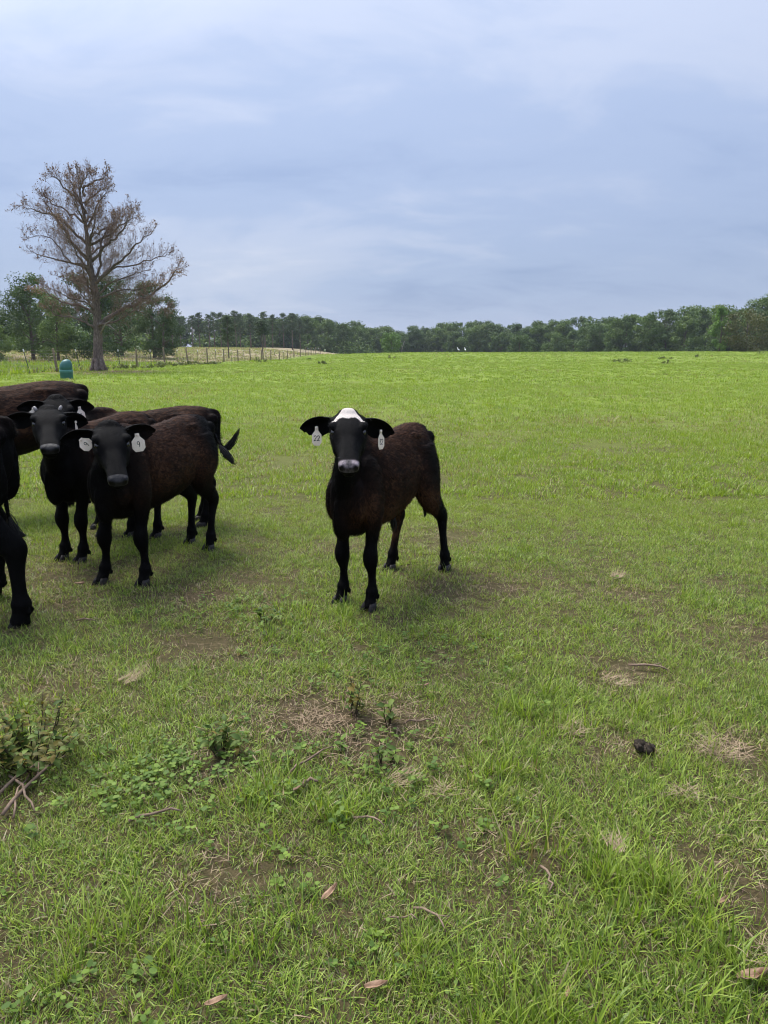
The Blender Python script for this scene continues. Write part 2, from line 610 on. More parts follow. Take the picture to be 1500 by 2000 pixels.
def grass():
    near = [tuft_mesh(100 + i, 26, 0.055, 0.016, 0.048, 0.0022, 0.0042, 1.35) for i in range(8)]
    tall = [tuft_mesh(140 + i, 16, 0.035, 0.045, 0.125, 0.0028, 0.0052, 0.75, 4) for i in range(4)]
    midt = [tuft_mesh(180 + i, 24, 0.10, 0.035, 0.085, 0.006, 0.010, 1.1, 2) for i in range(5)]
    fart = [tuft_mesh(220 + i, 18, 0.22, 0.05, 0.12, 0.016, 0.030, 1.0, 2) for i in range(4)]
    c = lib('grass_tuft', near + tall + midt + fart)     # 0-7, 8-11, 12-16, 17-20
    X, Y, I, SC, DRY, LUSH = [], [], [], [], [], []

    def put(x, y, lo, hi, smin, smax, dry, wear=1.0):
        w = worn(x, y)
        nz = vnoise(x, y, 1.7, 3.1) * 0.6 + vnoise(x, y, 5.0, 9.1) * 0.5
        keep = RNG.random(len(x)) > np.clip(w * np.where((np.abs(x + .2) < .5) & (np.abs(y - 2.65) < .4), 1.05, .80) * wear + np.clip(-nz - 0.12, 0, 1) * 1.3 * wear, 0, 0.93)
        x, y, w, nz = x[keep], y[keep], w[keep], nz[keep]
        n = len(x)
        X.append(x)
        Y.append(y)
        I.append(RNG.integers(lo, hi, n))
        SC.append(RNG.uniform(smin, smax, n) * (1 + 0.35 * np.clip(nz, -0.6, 0.9)))
        big = vnoise(x, y, 0.33, 31.0) + .5 * vnoise(x, y, .12, 8.0)
        DRY.append(np.clip(dry + .55 * np.clip(big - .12, 0, .8) * ss(5, 9, y) + 0.30 * w + 0.22 * np.clip(-nz, -0.3, 1) + RNG.normal(0, 0.08, n), 0, 0.9))
        LUSH.append(ss(1.8, 8.0, y + vnoise(x, y, 0.45, 5.5) * 3.0))
    x, y = band(0.3, 3.2, 1500, 1.25, 0.80)
    put(x, y, 0, 8, 0.70, 1.2, 0.17)
    x, y = band(3.2, 7, 760, 1.25, 0.80)
    put(x, y, 0, 8, 0.75, 1.25, 0.15)
    x, y = band(7, 14, 120, 1.6, 0.85)
    put(x, y, 12, 17, 0.7, 1.15, 0.06)
    x, y = band(14, 30, 34, 2.0, 0.95)
    put(x, y, 12, 17, 0.9, 1.6, 0.05, 0.7)
    x, y = band(30, 70, 7, 0.6, 0.75)
    k = (x > -19.5)
    put(x[k], y[k], 17, 21, 0.7, 1.25, 0.05, 0.5)
    x, y = band(70, 150, 1.6, 0.6, 0.75)
    k = (x > -19 + 0.05 * (y - 44))
    put(x[k], y[k], 17, 21, 1.1, 2.0, 0.06, 0.5)
    # taller clumps in the foreground
    x, y = band(0.7, 6.5, 36, 0.55, 0.72)
    nz = vnoise(x, y, 1.1, 21.0) + vnoise(x, y, 3.0, 2.0) * 0.5
    k = nz > 0.2
    put(x[k], y[k], 8, 12, 0.6, 1.1, 0.04)
    cl = [(0.42, 1.33, 26, .16), (0.80, 1.38, 20, .14), (0.28, 1.28, 14, .1), (0.70, 1.75, 22, .14), (0.88, 1.62, 18, .12), (0.42, 1.95, 14, .13), (-0.55, 1.45, 14, .14),
          (-0.40, 2.15, 14, .12), (-0.75, 1.55, 10, .1), (0.62, 2.75, 16, .16), (0.45, 2.35, 14, .14), (-0.2, 2.05, 10, .1), (1.2, 2.7, 14, .15), (-1.4, 2.9, 14, .2), (0.1, 1.5, 8, .1)]
    for a, b, n, r in cl:
        x = a + RNG.normal(0, r * 0.6, n)
        y = b + RNG.normal(0, r * 0.6, n)
        put(x, y, 8, 12, 0.75, 1.3, 0.02, 0.0)
        LUSH[-1] = np.full(len(LUSH[-1]), 0.35) + RNG.random(len(LUSH[-1])) * 0.35
    # uncut tall grass beyond the fence
    n = 5200
    y = RNG.uniform(36, 66, n)
    x = -19.9 + 0.058 * (y - 44) - 0.3 - RNG.random(n) ** 1.3 * 34
    put(x, y, 17, 21, 2.2, 4.6, 0.12, 0.3)
    # rough dry grass on the rise beyond
    n = 9000
    y = RNG.uniform(62, 175, n)
    x = -19.9 + 0.058 * (y - 44) - 0.5 - RNG.random(n) * 75
    put(x, y, 17, 21, 1.6, 3.2, 0.0, 0.2)
    DRY[-1] = np.clip(0.62 + 0.5 * vnoise(x[:len(DRY[-1])], y[:len(DRY[-1])], 0.05, 4.0), 0.2, 0.95)
    LUSH[-1] *= 0.15
    X, Y, I, SC, DRY, LUSH = [np.concatenate(q) for q in (X, Y, I, SC, DRY, LUSH)]
    n = len(X)
    Z = terrain(X, Y)
    rots = np.stack((RNG.normal(0, 0.12, n), RNG.normal(0, 0.12, n), RNG.uniform(0, 2 * PI, n)), 1)
    scatter('grass', c, np.stack((X, Y, Z), 1), rots, SC, I, {'dry': DRY, 'lush': LUSH},
            'short grazed green grass with dry blades covering the pasture', 'grass')
    print('grass tufts', n)


grass()

# ------------------------------------------------------------------ trees
LEAF_BROAD = foliage_mat('broad_leaves', [(0.0, (0.030, 0.056, 0.016)), (0.35, (0.062, 0.106, 0.024)), (0.7, (0.105, 0.158, 0.036)), (1.0, (0.155, 0.205, 0.050))])
LEAF_DARK = foliage_mat('dark_leaves', [(0.0, (0.020, 0.042, 0.015)), (0.4, (0.042, 0.078, 0.022)), (0.8, (0.070, 0.112, 0.030)), (1.0, (0.10, 0.14, 0.040))])
LEAF_BRIGHT = foliage_mat('bright_leaves', [(0.0, (0.055, 0.110, 0.020)), (0.4, (0.10, 0.185, 0.028)), (0.8, (0.145, 0.235, 0.04)), (1.0, (0.19, 0.27, 0.055))])
LEAF_OLIVE = foliage_mat('olive_leaves', [(0.0, (0.040, 0.048, 0.014)), (0.4, (0.085, 0.088, 0.024)), (0.8, (0.125, 0.115, 0.035)), (1.0, (0.16, 0.13, 0.045))])
NEEDLES = foliage_mat('pine_needles', [(0.0, (0.020, 0.040, 0.016)), (0.4, (0.040, 0.072, 0.024)), (0.8, (0.066, 0.104, 0.034)), (1.0, (0.09, 0.13, 0.045))], 0.12)
BARK = simple_mat('grey_brown_bark', (0.055, 0.042, 0.032), (0.16, 0.13, 0.105), 6, 0.95, 0.1, (4, 4, 0.7), 0.02)
PBARK = simple_mat('pine_bark', (0.075, 0.055, 0.045), (0.20, 0.16, 0.135), 6, 0.95, 0.1, (4, 4, 0.7), 0.02)


def leaf_cloud(mb_lists, c, rad, n, size, rng, tint0):
    """n leaf quads through a clump; appended to (V, F, A) arrays"""
    d = rng.normal(size=(n, 3))
    d /= np.linalg.norm(d, axis=1)[:, None] + 1e-9
    rr = rng.random(n) ** 0.45
    p = np.asarray(c) + d * rr[:, None] * np.asarray(rad)
    nrm = d * 0.8 + rng.normal(size=(n, 3)) * 0.55 + np.array([0, 0, 0.45])
    nrm /= np.linalg.norm(nrm, axis=1)[:, None] + 1e-9
    ax = np.cross(nrm, rng.normal(size=(n, 3)))
    ax /= np.linalg.norm(ax, axis=1)[:, None] + 1e-9
    bx = np.cross(nrm, ax)
    s = size * rng.uniform(0.6, 1.35, n)[:, None]
    V = np.stack((p - ax * s * 0.62, p + bx * s * 0.33 + ax * s * .05, p + ax * s * 0.62, p - bx * s * 0.33 - ax * s * .05), 1).reshape(-1, 3)
    a = np.clip(tint0 + rng.normal(0, 0.13, n), 0, 1)
    mb_lists[0].append(V)
    mb_lists[1].append(np.repeat(a, 4))


def crown_from(lists, name, mat):
    V = np.concatenate(lists[0])
    A = np.concatenate(lists[1])
    F = np.arange(len(V), dtype=np.int32).reshape(-1, 4)
    return mesh_np(name, V, F, False, mat, {'tint': A})


def broad_tree(seed, mat, h=12.0, w=4.6, base=0.12, nclump=46, nleaf=95, leaf=0.34, lobes=5, top=0.75):
    rng = np.random.default_rng(seed)
    pr = random.Random(seed)
    tr = MB()
    lean = Vector((pr.uniform(-.06, .06) * h, pr.uniform(-.06, .06) * h, 0))
    tp = [Vector((0, 0, -0.3)), Vector((0, 0, h * .12)), lean * .4 + Vector((0, 0, h * .4)), lean * .8 + Vector((0, 0, h * .68)), lean + Vector((0, 0, h * .9))]
    tr.tube(tp, [h * .026, h * .021, h * .015, h * .008, h * .002], 8)
    lists = ([], [])
    off = [rng.normal(size=3) * np.array([w * .28, w * .28, h * .09]) for _ in range(lobes)]
    for k in range(nclump):
        f = rng.random()
        z = base + (1 - base) * f
        prof = math.sin(PI * min(1, (f * 0.86 + 0.10)) ** top) ** 0.75
        a = rng.random() * 2 * PI
        r = w * prof * (0.45 + 0.55 * rng.random() ** 0.5)
        o = off[k % lobes]
        c = np.array([math.cos(a) * r * 0.85, math.sin(a) * r * 0.85, z * h]) + o * (0.4 + 0.6 * f)
        c[2] = min(max(c[2], h * base * .8), h * 0.985)
        cr = w * (0.24 + 0.18 * rng.random())
        leaf_cloud(lists, c, (cr, cr, cr * 0.78), int(nleaf * (0.6 + 0.8 * rng.random())), leaf, rng, 0.32 + 0.36 * rng.random())
        if k % 4 == 0:
            zz = min(h * .8, max(h * .15, c[2] * .62))
            p0 = lean * (zz / h) + Vector((0, 0, zz))
            p2 = Vector(c)
            p1 = p0.lerp(p2, .5) + Vector((0, 0, -h * .02))
            tr.tube([p0, p1, p2], [h * .008, h * .005, h * .0015], 5, cap=False)
    return tr.mesh('trunk', BARK), crown_from(lists, 'crown', mat)


def pine_tree(seed, h=12.0, bare=0.5, w=2.4, leaf=0.30, nleaf=70):
    rng = np.random.default_rng(seed)
    pr = random.Random(seed)
    tr = MB()
    lx, ly = pr.uniform(-.25, .25), pr.uniform(-.25, .25)
    tr.tube([(0, 0, -.3), (lx * .3, ly * .3, h * .3), (lx, ly, h * .65), (lx, ly, h * .97)], [h * .017, h * .014, h * .010, h * .002], 7)
    lists = ([], [])
    n = 26
    for k in range(n):
        f = (k + rng.random()) / n
        z = h * (bare + (1 - bare) * f)
        prof = (math.sin(PI * (0.18 + 0.78 * f))) ** 0.8
        a = k * 2.4 + rng.random()
        r = w * prof * (0.55 + 0.5 * rng.random())
        c = Vector((lx + math.cos(a) * r, ly + math.sin(a) * r, z + 0.25 * r))
        tr.tube([(lx, ly, z - .1 * h * .2), Vector((lx, ly, z)).lerp(c, .5), c], [h * .005, h * .0035, h * .0012], 4, cap=False)
        for q in (0.55, 1.0):
            cc = np.array(Vector((lx, ly, z)).lerp(c, q))
            cr = w * (0.24 + 0.14 * rng.random())
            leaf_cloud(lists, cc, (cr, cr, cr * .5), int(nleaf * .6), leaf, rng, 0.3 + 0.4 * rng.random())
    leaf_cloud(lists, (lx, ly, h * .98), (w * .3, w * .3, h * .04), nleaf, leaf, rng, .5)
    return tr.mesh('trunk', PBARK), crown_from(lists, 'crown', NEEDLES)


def place_tree(kind, name, x, y, s, label, cat='tree', group=None, sz=None, dz=0.0, rz=None):
    r = empty(name, (x, y, tz(x, y) + dz), random.uniform(0, 6.28) if rz is None else rz)
    tag(r, label, cat, group)
    r.scale = (s, s, s * (sz or 1.0))
    for nm, me in zip(('trunk', 'crown'), kind):
        obj(nm, me, r)
    return r


random.seed(11)
BROAD = [broad_tree(10 + i, LEAF_BROAD, 12, 4.2 + .25 * (i % 3), 0.02 + .02 * (i % 3), 58, 120, 0.46, 4 + i % 3, .7 + .1 * (i % 3)) for i in range(5)]
DARK = [broad_tree(30 + i, LEAF_DARK, 12, 4.3, 0.03, 58, 120, 0.46, 5, .75) for i in range(4)]
PINES = [pine_tree(50 + i, 12, .42 + .06 * (i % 3), 2.2 + .3 * (i % 2)) for i in range(4)]

# wood line on the right and across the middle: front row and two rows behind
def wood_edge(u):
    """front edge of the far wood, from the right edge of the pasture round to the middle"""
    pts = [(112, 128), (96, 150), (78, 176), (60, 205), (40, 236), (18, 256), (-6, 250), (-28, 240), (-50, 232)]
    u = u * (len(pts) - 1)
    i = min(int(u), len(pts) - 2)
    f = u - i
    return (pts[i][0] * (1 - f) + pts[i + 1][0] * f, pts[i][1] * (1 - f) + pts[i + 1][1] * f)


SEG = [(0.14, 'in the tall wood at the right border of the photo'), (0.26, 'in the tall wood behind the narrow bright green tree'),
       (0.40, 'in the wood right of the middle where it slopes down'), (0.52, 'in the wood just right of the two white birds'),
       (0.64, 'in the low wood straight above the two white birds'), (0.78, 'in the low wood above the light green bush'),
       (0.90, 'in the hazy wood behind the slender lone pine'), (1.1, 'in the hazy wood behind the dark lone pine')]
ROWS = ['front leafy tree', 'half hidden leafy tree', 'leafy tree top']
for row, (cnt, back) in enumerate(((50, 0), (42, 11), (40, 26))):
    for k in range(cnt):
        u = (k + random.uniform(0.1, 0.9)) / cnt
        x, y = wood_edge(u)
        dist = math.hypot(x, y)
        x += x / dist * back + random.uniform(-1.5, 1.5)
        y += y / dist * back + random.uniform(-3, 3)
        hgt = (13.0 - 2.9 * min(1, u / 0.35)) * (1 - .12 * float(ss(.6, .8, u))) * random.uniform(0.72, 1.10) + (0.5 if row else 0) + (0.8 * row if u > .3 else 0.6 * row)
        seg = next(z for z in SEG if u < z[0])
        kd = random.choice(BROAD + BROAD + DARK)
        place_tree(kd, 'broadleaf_tree', x, y, hgt / 12.0, ROWS[row] + ' ' + seg[1], 'tree', 'far wood, ' + ROWS[row] + ' ' + seg[1])

# undergrowth along the foot of the wood
def undergrowth():
    rng = np.random.default_rng(5)
    lists = ([], [])
    for k in range(560):
        u = rng.random()
        x, y = wood_edge(u)
        if k >= 470:
            x, y = -92 + 50 * u, 128 + rng.uniform(-8, 8)
        elif k >= 380:
            x, y = -100 + 95 * u, 226 + rng.uniform(-6, 6)
        d = math.hypot(x, y)
        b = rng.uniform(-4.5, 9)
        x += x / d * b
        y += y / d * b
        r = rng.uniform(0.9, 2.1) * (1.0 if k < 380 else 2.2)
        leaf_cloud(lists, (x, y, tz(x, y) + r * .55), (r * 1.2, r * 1.2, r), 85, .34 if k < 380 else .6, rng, rng.uniform(.15, .7))
    o = obj('undergrowth', crown_from(lists, 'undergrowth', LEAF_BROAD))
    o['kind'] = 'stuff'
    o['label'] = 'dense green undergrowth along the foot of the far wood'
    o['category'] = 'undergrowth'


undergrowth()

# individual trees that stand out
BRIGHT = broad_tree(71, LEAF_BRIGHT, 8, 2.0, 0.06, 34, 90, 0.30, 3, .7)
OLIVE = broad_tree(72, LEAF_OLIVE, 7, 4.6, 0.03, 46, 100, 0.32, 5, .95)
ROUND = broad_tree(73, LEAF_BROAD, 7, 3.4, 0.02, 44, 100, 0.32, 4, .9)
LOW = broad_tree(74, LEAF_BRIGHT, 4.5, 3.0, 0.0, 36, 90, 0.30, 4, 1.0)
place_tree(BRIGHT, 'bright_tree', 63.0, 137, 1.0, 'narrow bright green young tree in front of the tall dark wood', 'tree')
place_tree(OLIVE, 'olive_brown_tree', 66.0, 133, 0.98, 'wide olive brown rounded tree beside the narrow bright green one', 'tree')
place_tree(ROUND, 'round_tree', 73.5, 131, 0.9, 'round mid green tree at the far right edge of the wood', 'tree')
place_tree(ROUND, 'round_tree', 38.0, 205, 1.05, 'pale green billowing tree standing forward of the wood right of the white birds', 'tree', rz=2.0)
place_tree(LOW, 'leafy_bush', 1.9, 168, 1.0, 'light green bush with a dead snag at the end of the dry field', 'bush')

# left edge: darker trees close to the fence
LEFT = [broad_tree(80 + i, LEAF_DARK, 11, 3.4 + .4 * (i % 2), 0.10, 60, 150, 0.24, 5, .75) for i in range(3)]
LEFTG = [broad_tree(86 + i, LEAF_BROAD, 9, 3.0, 0.05, 50, 130, 0.24, 4, .8) for i in range(2)]
left_list = [(LEFT[0], -45.5, 80, 0.93, 'tall dark green tree at the left edge of the photo behind the fence'),
             (LEFT[1], -39.5, 82, 0.80, 'dark tree with a bare lower trunk left of the dead tree behind the fence'),
             (LEFTG[0], -34.0, 76, 0.72, 'mid green low branching tree behind the green capped well'),
             (LEFT[2], -30.4, 78, 0.78, 'very dark tree just left of the dead tree trunk'),
             (LEFT[0], -29.0, 92, 0.80, 'dark green tree right behind the dead tree trunk'),
             (LEFT[1], -50.5, 90, 0.95, 'dark tree half out of view beyond the left edge trees'),
             (LEFTG[1], -43.0, 92, 0.88, 'green tree rising between the left edge trees'),
             (LEFT[2], -26.6, 88, 0.64, 'small dark tree right of the dead tree trunk'),
             (LEFTG[1], -38, 104, 0.90, 'paler green tree glimpsed through the dead branches'),
             (LEFTG[0], -48.5, 74, 0.70, 'low leafy tree at the very left edge of the photo'),
             (LEFTG[1], -42.0, 72, 0.42, 'short bushy tree at the foot of the left edge trees'),
             (LEFTG[0], -37.5, 71, 0.38, 'short bushy tree below the dark tree with a bare lower trunk'),
             (LEFT[1], -34.5, 96, 0.86, 'dark tree standing back between the dead tree and the left edge trees')]
for i, (kd, x, y, s, lb) in enumerate(left_list):
    place_tree(kd, 'dark_tree', x, y, s, lb, 'tree', 'trees behind the fence on the left', rz=i * 1.3)

# the wood goes on to the left, out of the photo's view
for k in range(34):
    f = (k + random.uniform(.1, .9)) / 34
    place_tree(random.choice(BROAD + DARK), 'broadleaf_tree', -205 + 118 * f, 118 + 108 * f + random.uniform(-12, 12), random.uniform(.7, 1.0),
               'leafy tree of the wood beyond the left edge of the photo', 'tree', 'trees of the wood beyond the left edge')

# pines at the top of the dry field
for k in range(30):
    f = (k + random.uniform(.1, .9)) / 30
    x = -84 + 62 * f + random.uniform(-1, 1)
    y = 205 - 6 * f + random.uniform(-8, 10)
    place_tree(random.choice(PINES), 'pine_tree', x, y, random.uniform(0.68, 0.90) * (1.02 - 0.14 * f), 'bare trunked pine above the dry field ' + ('left of the dead tree' if f < .25 else 'near the dead tree' if f < .5 else 'between the dead tree and the lone pines' if f < .8 else 'behind the lone pines'), 'pine', 'pines along the top of the dry field')
for k in range(34):
    f = (k + random.uniform(.1, .9)) / 34
    x = -100 + 94 * f
    y = 232 + random.uniform(-6, 8)
    place_tree(random.choice(BROAD + DARK), 'broadleaf_tree', x, y, random.uniform(0.62, 0.82), 'leafy tree behind the pines ' + ('at the left edge' if f < .25 else 'near the dead tree' if f < .5 else 'between the dead tree and the lone pines' if f < .75 else 'beyond the lone pines'), 'tree', 'trees behind the pines')
LONE = [pine_tree(61, 12, .40, 3.0, .26, 150), pine_tree(62, 12, .62, 2.6, .26, 170)]
place_tree(LONE[0], 'pine_tree', -22.6, 106, 0.485, 'dark bushy lone pine standing in the dry field by the fence', 'pine')
place_tree(LONE[1], 'pine_tree', -17.6, 106, 0.46, 'slender lone pine with a round tuft on a bare stem', 'pine')

# dead snag by the bush
sn = MB()
sn.tube([(0, 0, -.2), (.25, 0, 1.4), (.75, 0, 2.9)], [.09, .07, .03], 7)
sn.tube([(.25, 0, 1.4), (.0, .1, 2.1)], [.06, .02], 5)
o = obj('dead_snag', sn.mesh('dead_snag', simple_mat('bleached_wood', (.17, .15, .13), (.32, .29, .26), 8)), None, None, (3.9, 166, tz(3.9, 166)))
tag(o, 'pale leaning dead snag beside the light green bush', 'dead tree')


# ------------------------------------------------------------------ the dead tree
TRUNK = [(0.03, -0.12), (0.1, 1.23), (0.2, 2.55), (0.23, 3.69), (0.26, 5.05), (0.15, 6.01), (0.13, 6.95), (0.13, 7.88), (0.07, 8.96), (-0.05, 9.8), (-0.12, 10.4), (-0.16, 11.23), (-0.19, 11.75)]
TRAD = [.50, .36, .33, .30, .26, .22, .19, .16, .125, .09, .065, .035, .012]
LIMBS = [
    [(0.06, 2.55), (-0.7, 3.08), (-2.1, 3.36), (-2.88, 3.93)],
    [(0.06, 3.49), (-0.95, 3.93), (-2.27, 4.13), (-3.47, 4.65), (-4.11, 5.29)],
    [(0.06, 3.93), (-0.59, 4.17), (-1.56, 4.49), (-2.44, 4.89)],
    [(0.1, 5.13), (-0.72, 5.45), (-1.96, 5.53), (-2.84, 5.85)],
    [(0.04, 6.01), (-0.72, 6.32), (-2.02, 6.56), (-3.25, 6.99)],
    [(0.01, 6.56), (-0.79, 7.26), (-1.29, 8.04), (-1.94, 8.88), (-2.51, 9.65), (-2.95, 10.4)],
    [(0.12, 7.42), (-0.7, 8.19), (-1.6, 8.96), (-2.88, 9.27), (-4.06, 9.57)],
    [(0.08, 8.65), (-0.92, 9.27), (-1.93, 9.72), (-2.92, 10.33)],
    [(-0.02, 9.72), (-0.8, 10.4), (-1.38, 11.08), (-1.76, 11.3)],
    [(-0.08, 10.33), (-0.5, 11.0), (-0.83, 11.75)],
    [(0.06, 6.24), (-1.19, 6.56), (-2.06, 7.73), (-3.7, 7.73)],
    [(0.24, 2.71), (1.53, 3.53), (2.75, 4.01), (4.06, 4.73), (5.29, 5.69), (5.92, 6.48)],
    [(0.24, 2.71), (1.82, 3.0), (3.13, 3.61), (4.0, 4.01)],
    [(0.26, 4.33), (1.64, 4.81), (3.24, 4.97), (4.7, 5.53)],
    [(0.3, 5.21), (1.49, 5.93), (2.53, 6.48), (3.67, 7.34), (5.04, 8.11)],
    [(0.27, 5.29), (0.82, 6.32), (0.98, 7.65), (1.63, 8.5), (2.56, 8.96)],
    [(0.21, 6.48), (1.35, 7.26), (2.22, 7.73), (3.27, 8.65), (3.57, 9.34)],
    [(0.18, 7.49), (1.43, 8.11), (2.31, 8.81), (3.33, 9.42)],
    [(0.14, 8.35), (1.07, 9.57), (2.04, 10.48)],
    [(0.03, 9.8), (0.82, 10.4), (1.69, 11.08)],
    [(-0.11, 10.48), (0.49, 11.23), (0.92, 11.53)],
    [(1.67, 6.08), (2.93, 6.4), (4.2, 6.79), (5.31, 7.26)],
    [(2.75, 4.01), (3.87, 4.41), (4.92, 3.85), (5.64, 3.45)],
    [(0.27, 4.41), (1.43, 5.29), (2.71, 5.69), (3.9, 6.08)],
]
LRAD = [.10, .11, .08, .09, .10, .14, .13, .10, .07, .05, .07, .19, .09, .09, .15, .12, .12, .11, .09, .07, .05, .06, .05, .08]


def cr_spline(P, n):
    """Catmull-Rom through rows of P, n samples per span"""
    P = np.asarray(P, float)
    Q = np.vstack((2 * P[0] - P[1], P, 2 * P[-1] - P[-2]))
    out = []
    for i in range(1, len(Q) - 2):
        for k in range(n):
            t = k / n
            a, b, c, d = Q[i - 1], Q[i], Q[i + 1], Q[i + 2]
            out.append(0.5 * (2 * b + (c - a) * t + (2 * a - 5 * b + 4 * c - d) * t * t + (3 * b - a - 3 * c + d) * t ** 3))
    out.append(P[-1])
    return np.array(out)


def dead_tree():
    rng = random.Random(3)
    x0, y0 = -17.94, 45.4
    root = empty('dead_tree', (x0, y0, tz(x0, y0)))
    tag(root, 'tall bare dead tree with rust brown twigs standing on worn soil by the fence', 'dead tree')
    m, t, out = new_mat('dead_tree_bark')
    tcn = N(t, 'ShaderNodeTexCoord')
    v = mapping(t, tcn.outputs['Object'], (7, 7, 1.6))
    f = noise(t, v, 3.2, 6, 0.65)
    v2 = noise(t, tcn.outputs['Object'], 1.2, 3)
    c = ramp(t, mathn(t, 'ADD', mathn(t, 'MULTIPLY', f, .7), mathn(t, 'MULTIPLY', v2, .3)),
             [(0.35, (0.065, 0.048, 0.040)), (0.52, (0.16, 0.125, 0.105)), (0.68, (0.31, 0.26, 0.225))])
    b = principled(t, out, c, 0.95, 0.1)
    bump(t, f, 1.0, 0.06, b)
    twig_m = simple_mat('twig_bark', (0.125, 0.080, 0.062), (0.28, 0.19, 0.152), 3, 0.95, 0.1)
    rust_m = foliage_mat('dry_rust_needles', [(0.0, (0.09, 0.046, 0.030)), (0.5, (0.19, 0.105, 0.068)), (1.0, (0.32, 0.20, 0.135))], 0.15)
    mb = MB()
    tp = cr_spline([(x, 0.12 * math.sin(z * .6), z, r) for (x, z), r in zip(TRUNK, TRAD)], 4)
    mb.tube(tp[:, :3], [.78 * r * (1 + .06 * math.sin(i * 2.3)) for i, r in enumerate(tp[:, 3])], 14)
    for k in range(7):       # root flare
        a = k * 0.9 + .3
        mb.tube([(0.05 + .25 * math.cos(a), .25 * math.sin(a), .75), (0.05 + .34 * math.cos(a), .34 * math.sin(a), .22), (0.05 + .58 * math.cos(a), .58 * math.sin(a), -.12)], [.10, .14, .07], 7)
    obj('trunk', mb.mesh('trunk', m), root)
    twigs = MB()
    rustl = ([], [])
    nrng = np.random.default_rng(4)

    def twig(p, d, ln, r, lvl, rusty):
        """an upward-curving shoot with finer shoots along it"""
        pts = [p]
        q = p.copy()
        dd = d.normalized()
        seg = 3 if lvl < 2 else 2
        for i in range(seg):
            dd = (dd + Vector((rng.gauss(0, .13), rng.gauss(0, .13), 0.16 + rng.gauss(0, .08)))).normalized()
            q = q + dd * (ln / seg)
            pts.append(q.copy())
        twigs.tube(pts, [r * (1 - .7 * i / seg) for i in range(seg + 1)], 4 if lvl == 0 else 3, cap=False)
        if lvl < 2:
            n = (8, 4)[lvl]
            for k in range(n):
                f = 0.18 + 0.80 * (k + rng.random()) / n
                i = min(int(f * seg), seg - 1)
                b = pts[i].lerp(pts[i + 1], f * seg - i)
                ax = (pts[i + 1] - pts[i]).normalized()
                side = ax.cross(Vector((rng.gauss(0, 1), rng.gauss(0, 1), rng.gauss(0, .6)))).normalized()
                nd = ax * 0.7 + side * rng.uniform(.5, 1.2) + Vector((0, 0, .1))
                twig(b, nd, ln * rng.uniform(.30, .52), max(r * .5, .0048), lvl + 1, rusty)
        else:
            if rng.random() < rusty:
                leaf_cloud(rustl, pts[-1], (.07, .07, .08), rng.randint(1, 2), .085, nrng, rng.uniform(.25, .75))

    extra = []
    for k in range(16):      # limbs reaching towards and away from the viewer
        z = 3.6 + k * 0.47
        a = (1 if k % 2 else -1) * (PI / 2 + rng.gauss(0, .45))
        ln = (3.6 * (1 - abs(z - 5.5) / 9.0)) * rng.uniform(.65, 1.0)
        p = [(0.15, 0, z), (0.15 + math.cos(a) * ln * .35, math.sin(a) * ln * .35, z + ln * .22), (0.15 + math.cos(a) * ln * .7, math.sin(a) * ln * .7, z + ln * .42), (0.15 + math.cos(a) * ln, math.sin(a) * ln, z + ln * .75)]
        extra.append((p, .085))
    all_l = []
    for i, (l, r) in enumerate(zip(LIMBS, LRAD)):
        sl = rng.uniform(.15, .5) * (1 if i % 2 else -1)
        x00 = l[0][0]
        all_l.append(([(x * .89, sl * abs(x - x00) * (1 - .25 * j / len(l)), z) for j, (x, z) in enumerate(l)], r))
    for pts, r in all_l + extra:
        lm = MB()
        n = len(pts)
        sp = cr_spline([p + (r * .70 * (1 - j / (n - 1)) ** .9 + .010,) for j, p in enumerate(pts)], 4)
        for s_ in sp[1:]:
            s_[:3] += np.array([rng.gauss(0, .04), rng.gauss(0, .05), rng.gauss(0, .04)])
        lm.tube(sp[:, :3], sp[:, 3], 8)
        obj('limb', lm.mesh('limb', m), root)
        tot = sum((Vector(sp[i + 1, :3]) - Vector(sp[i, :3])).length for i in range(len(sp) - 1))
        cnt = int(tot * 7.0) + 5
        for k in range(cnt):
            f = 0.14 + 0.86 * (k + rng.random()) / cnt
            u = f * (len(sp) - 1)
            i = min(int(u), len(sp) - 2)
            b = Vector(sp[i, :3]).lerp(Vector(sp[i + 1, :3]), u - i)
            ax = (Vector(sp[i + 1, :3]) - Vector(sp[i, :3])).normalized()
            side = ax.cross(Vector((rng.gauss(0, 1), rng.gauss(0, 1), rng.gauss(0, .5)))).normalized()
            nd = ax * .75 + side * rng.uniform(.5, 1.3) + Vector((0, 0, .18))
            ln = (0.55 + .80 * min(1, tot / 5)) * (1.15 - .70 * f) * rng.uniform(.65, 1.2)
            rusty = (.05 + .16 * f * f) * (1.2 if b.z > 7.5 else .6)
            twig(b, nd, ln, .0105, 0, rusty)
    # dense rusty ends
    for c, rr, nn in (((5.5, -.6, 5.85), .55, 260), ((4.4, -.5, 5.25), .6, 200), ((3.4, .5, 5.15), .5, 150), ((-3.75, .4, 5.0), .45, 260), ((-3.5, .5, 4.8), .5, 180), ((5.75, -.6, 6.4), .25, 60)):
        leaf_cloud(rustl, c, (rr * 1.3, rr, rr * .55), int(nn * .6), .085, nrng, .55)
    for st in ([(.34, 0, 2.2), (.9, -.4, 2.85), (1.5, -.8, 3.1)], [(.3, 0, 2.9), (1.1, -.4, 2.75), (1.6, -.7, 2.45)]):
        lm = MB()
        lm.tube(st, [.055, .04, .012], 6)
        obj('broken_limb', lm.mesh('broken_limb', simple_mat('grey_dead_wood', (.2, .17, .15), (.36, .32, .29), 5)), root)
    tw = obj('twigs', twigs.mesh('twigs', twig_m), root)
    tw['kind'] = 'stuff'
    cr = obj('crown', crown_from(rustl, 'crown', rust_m), root)
    cr['kind'] = 'stuff'


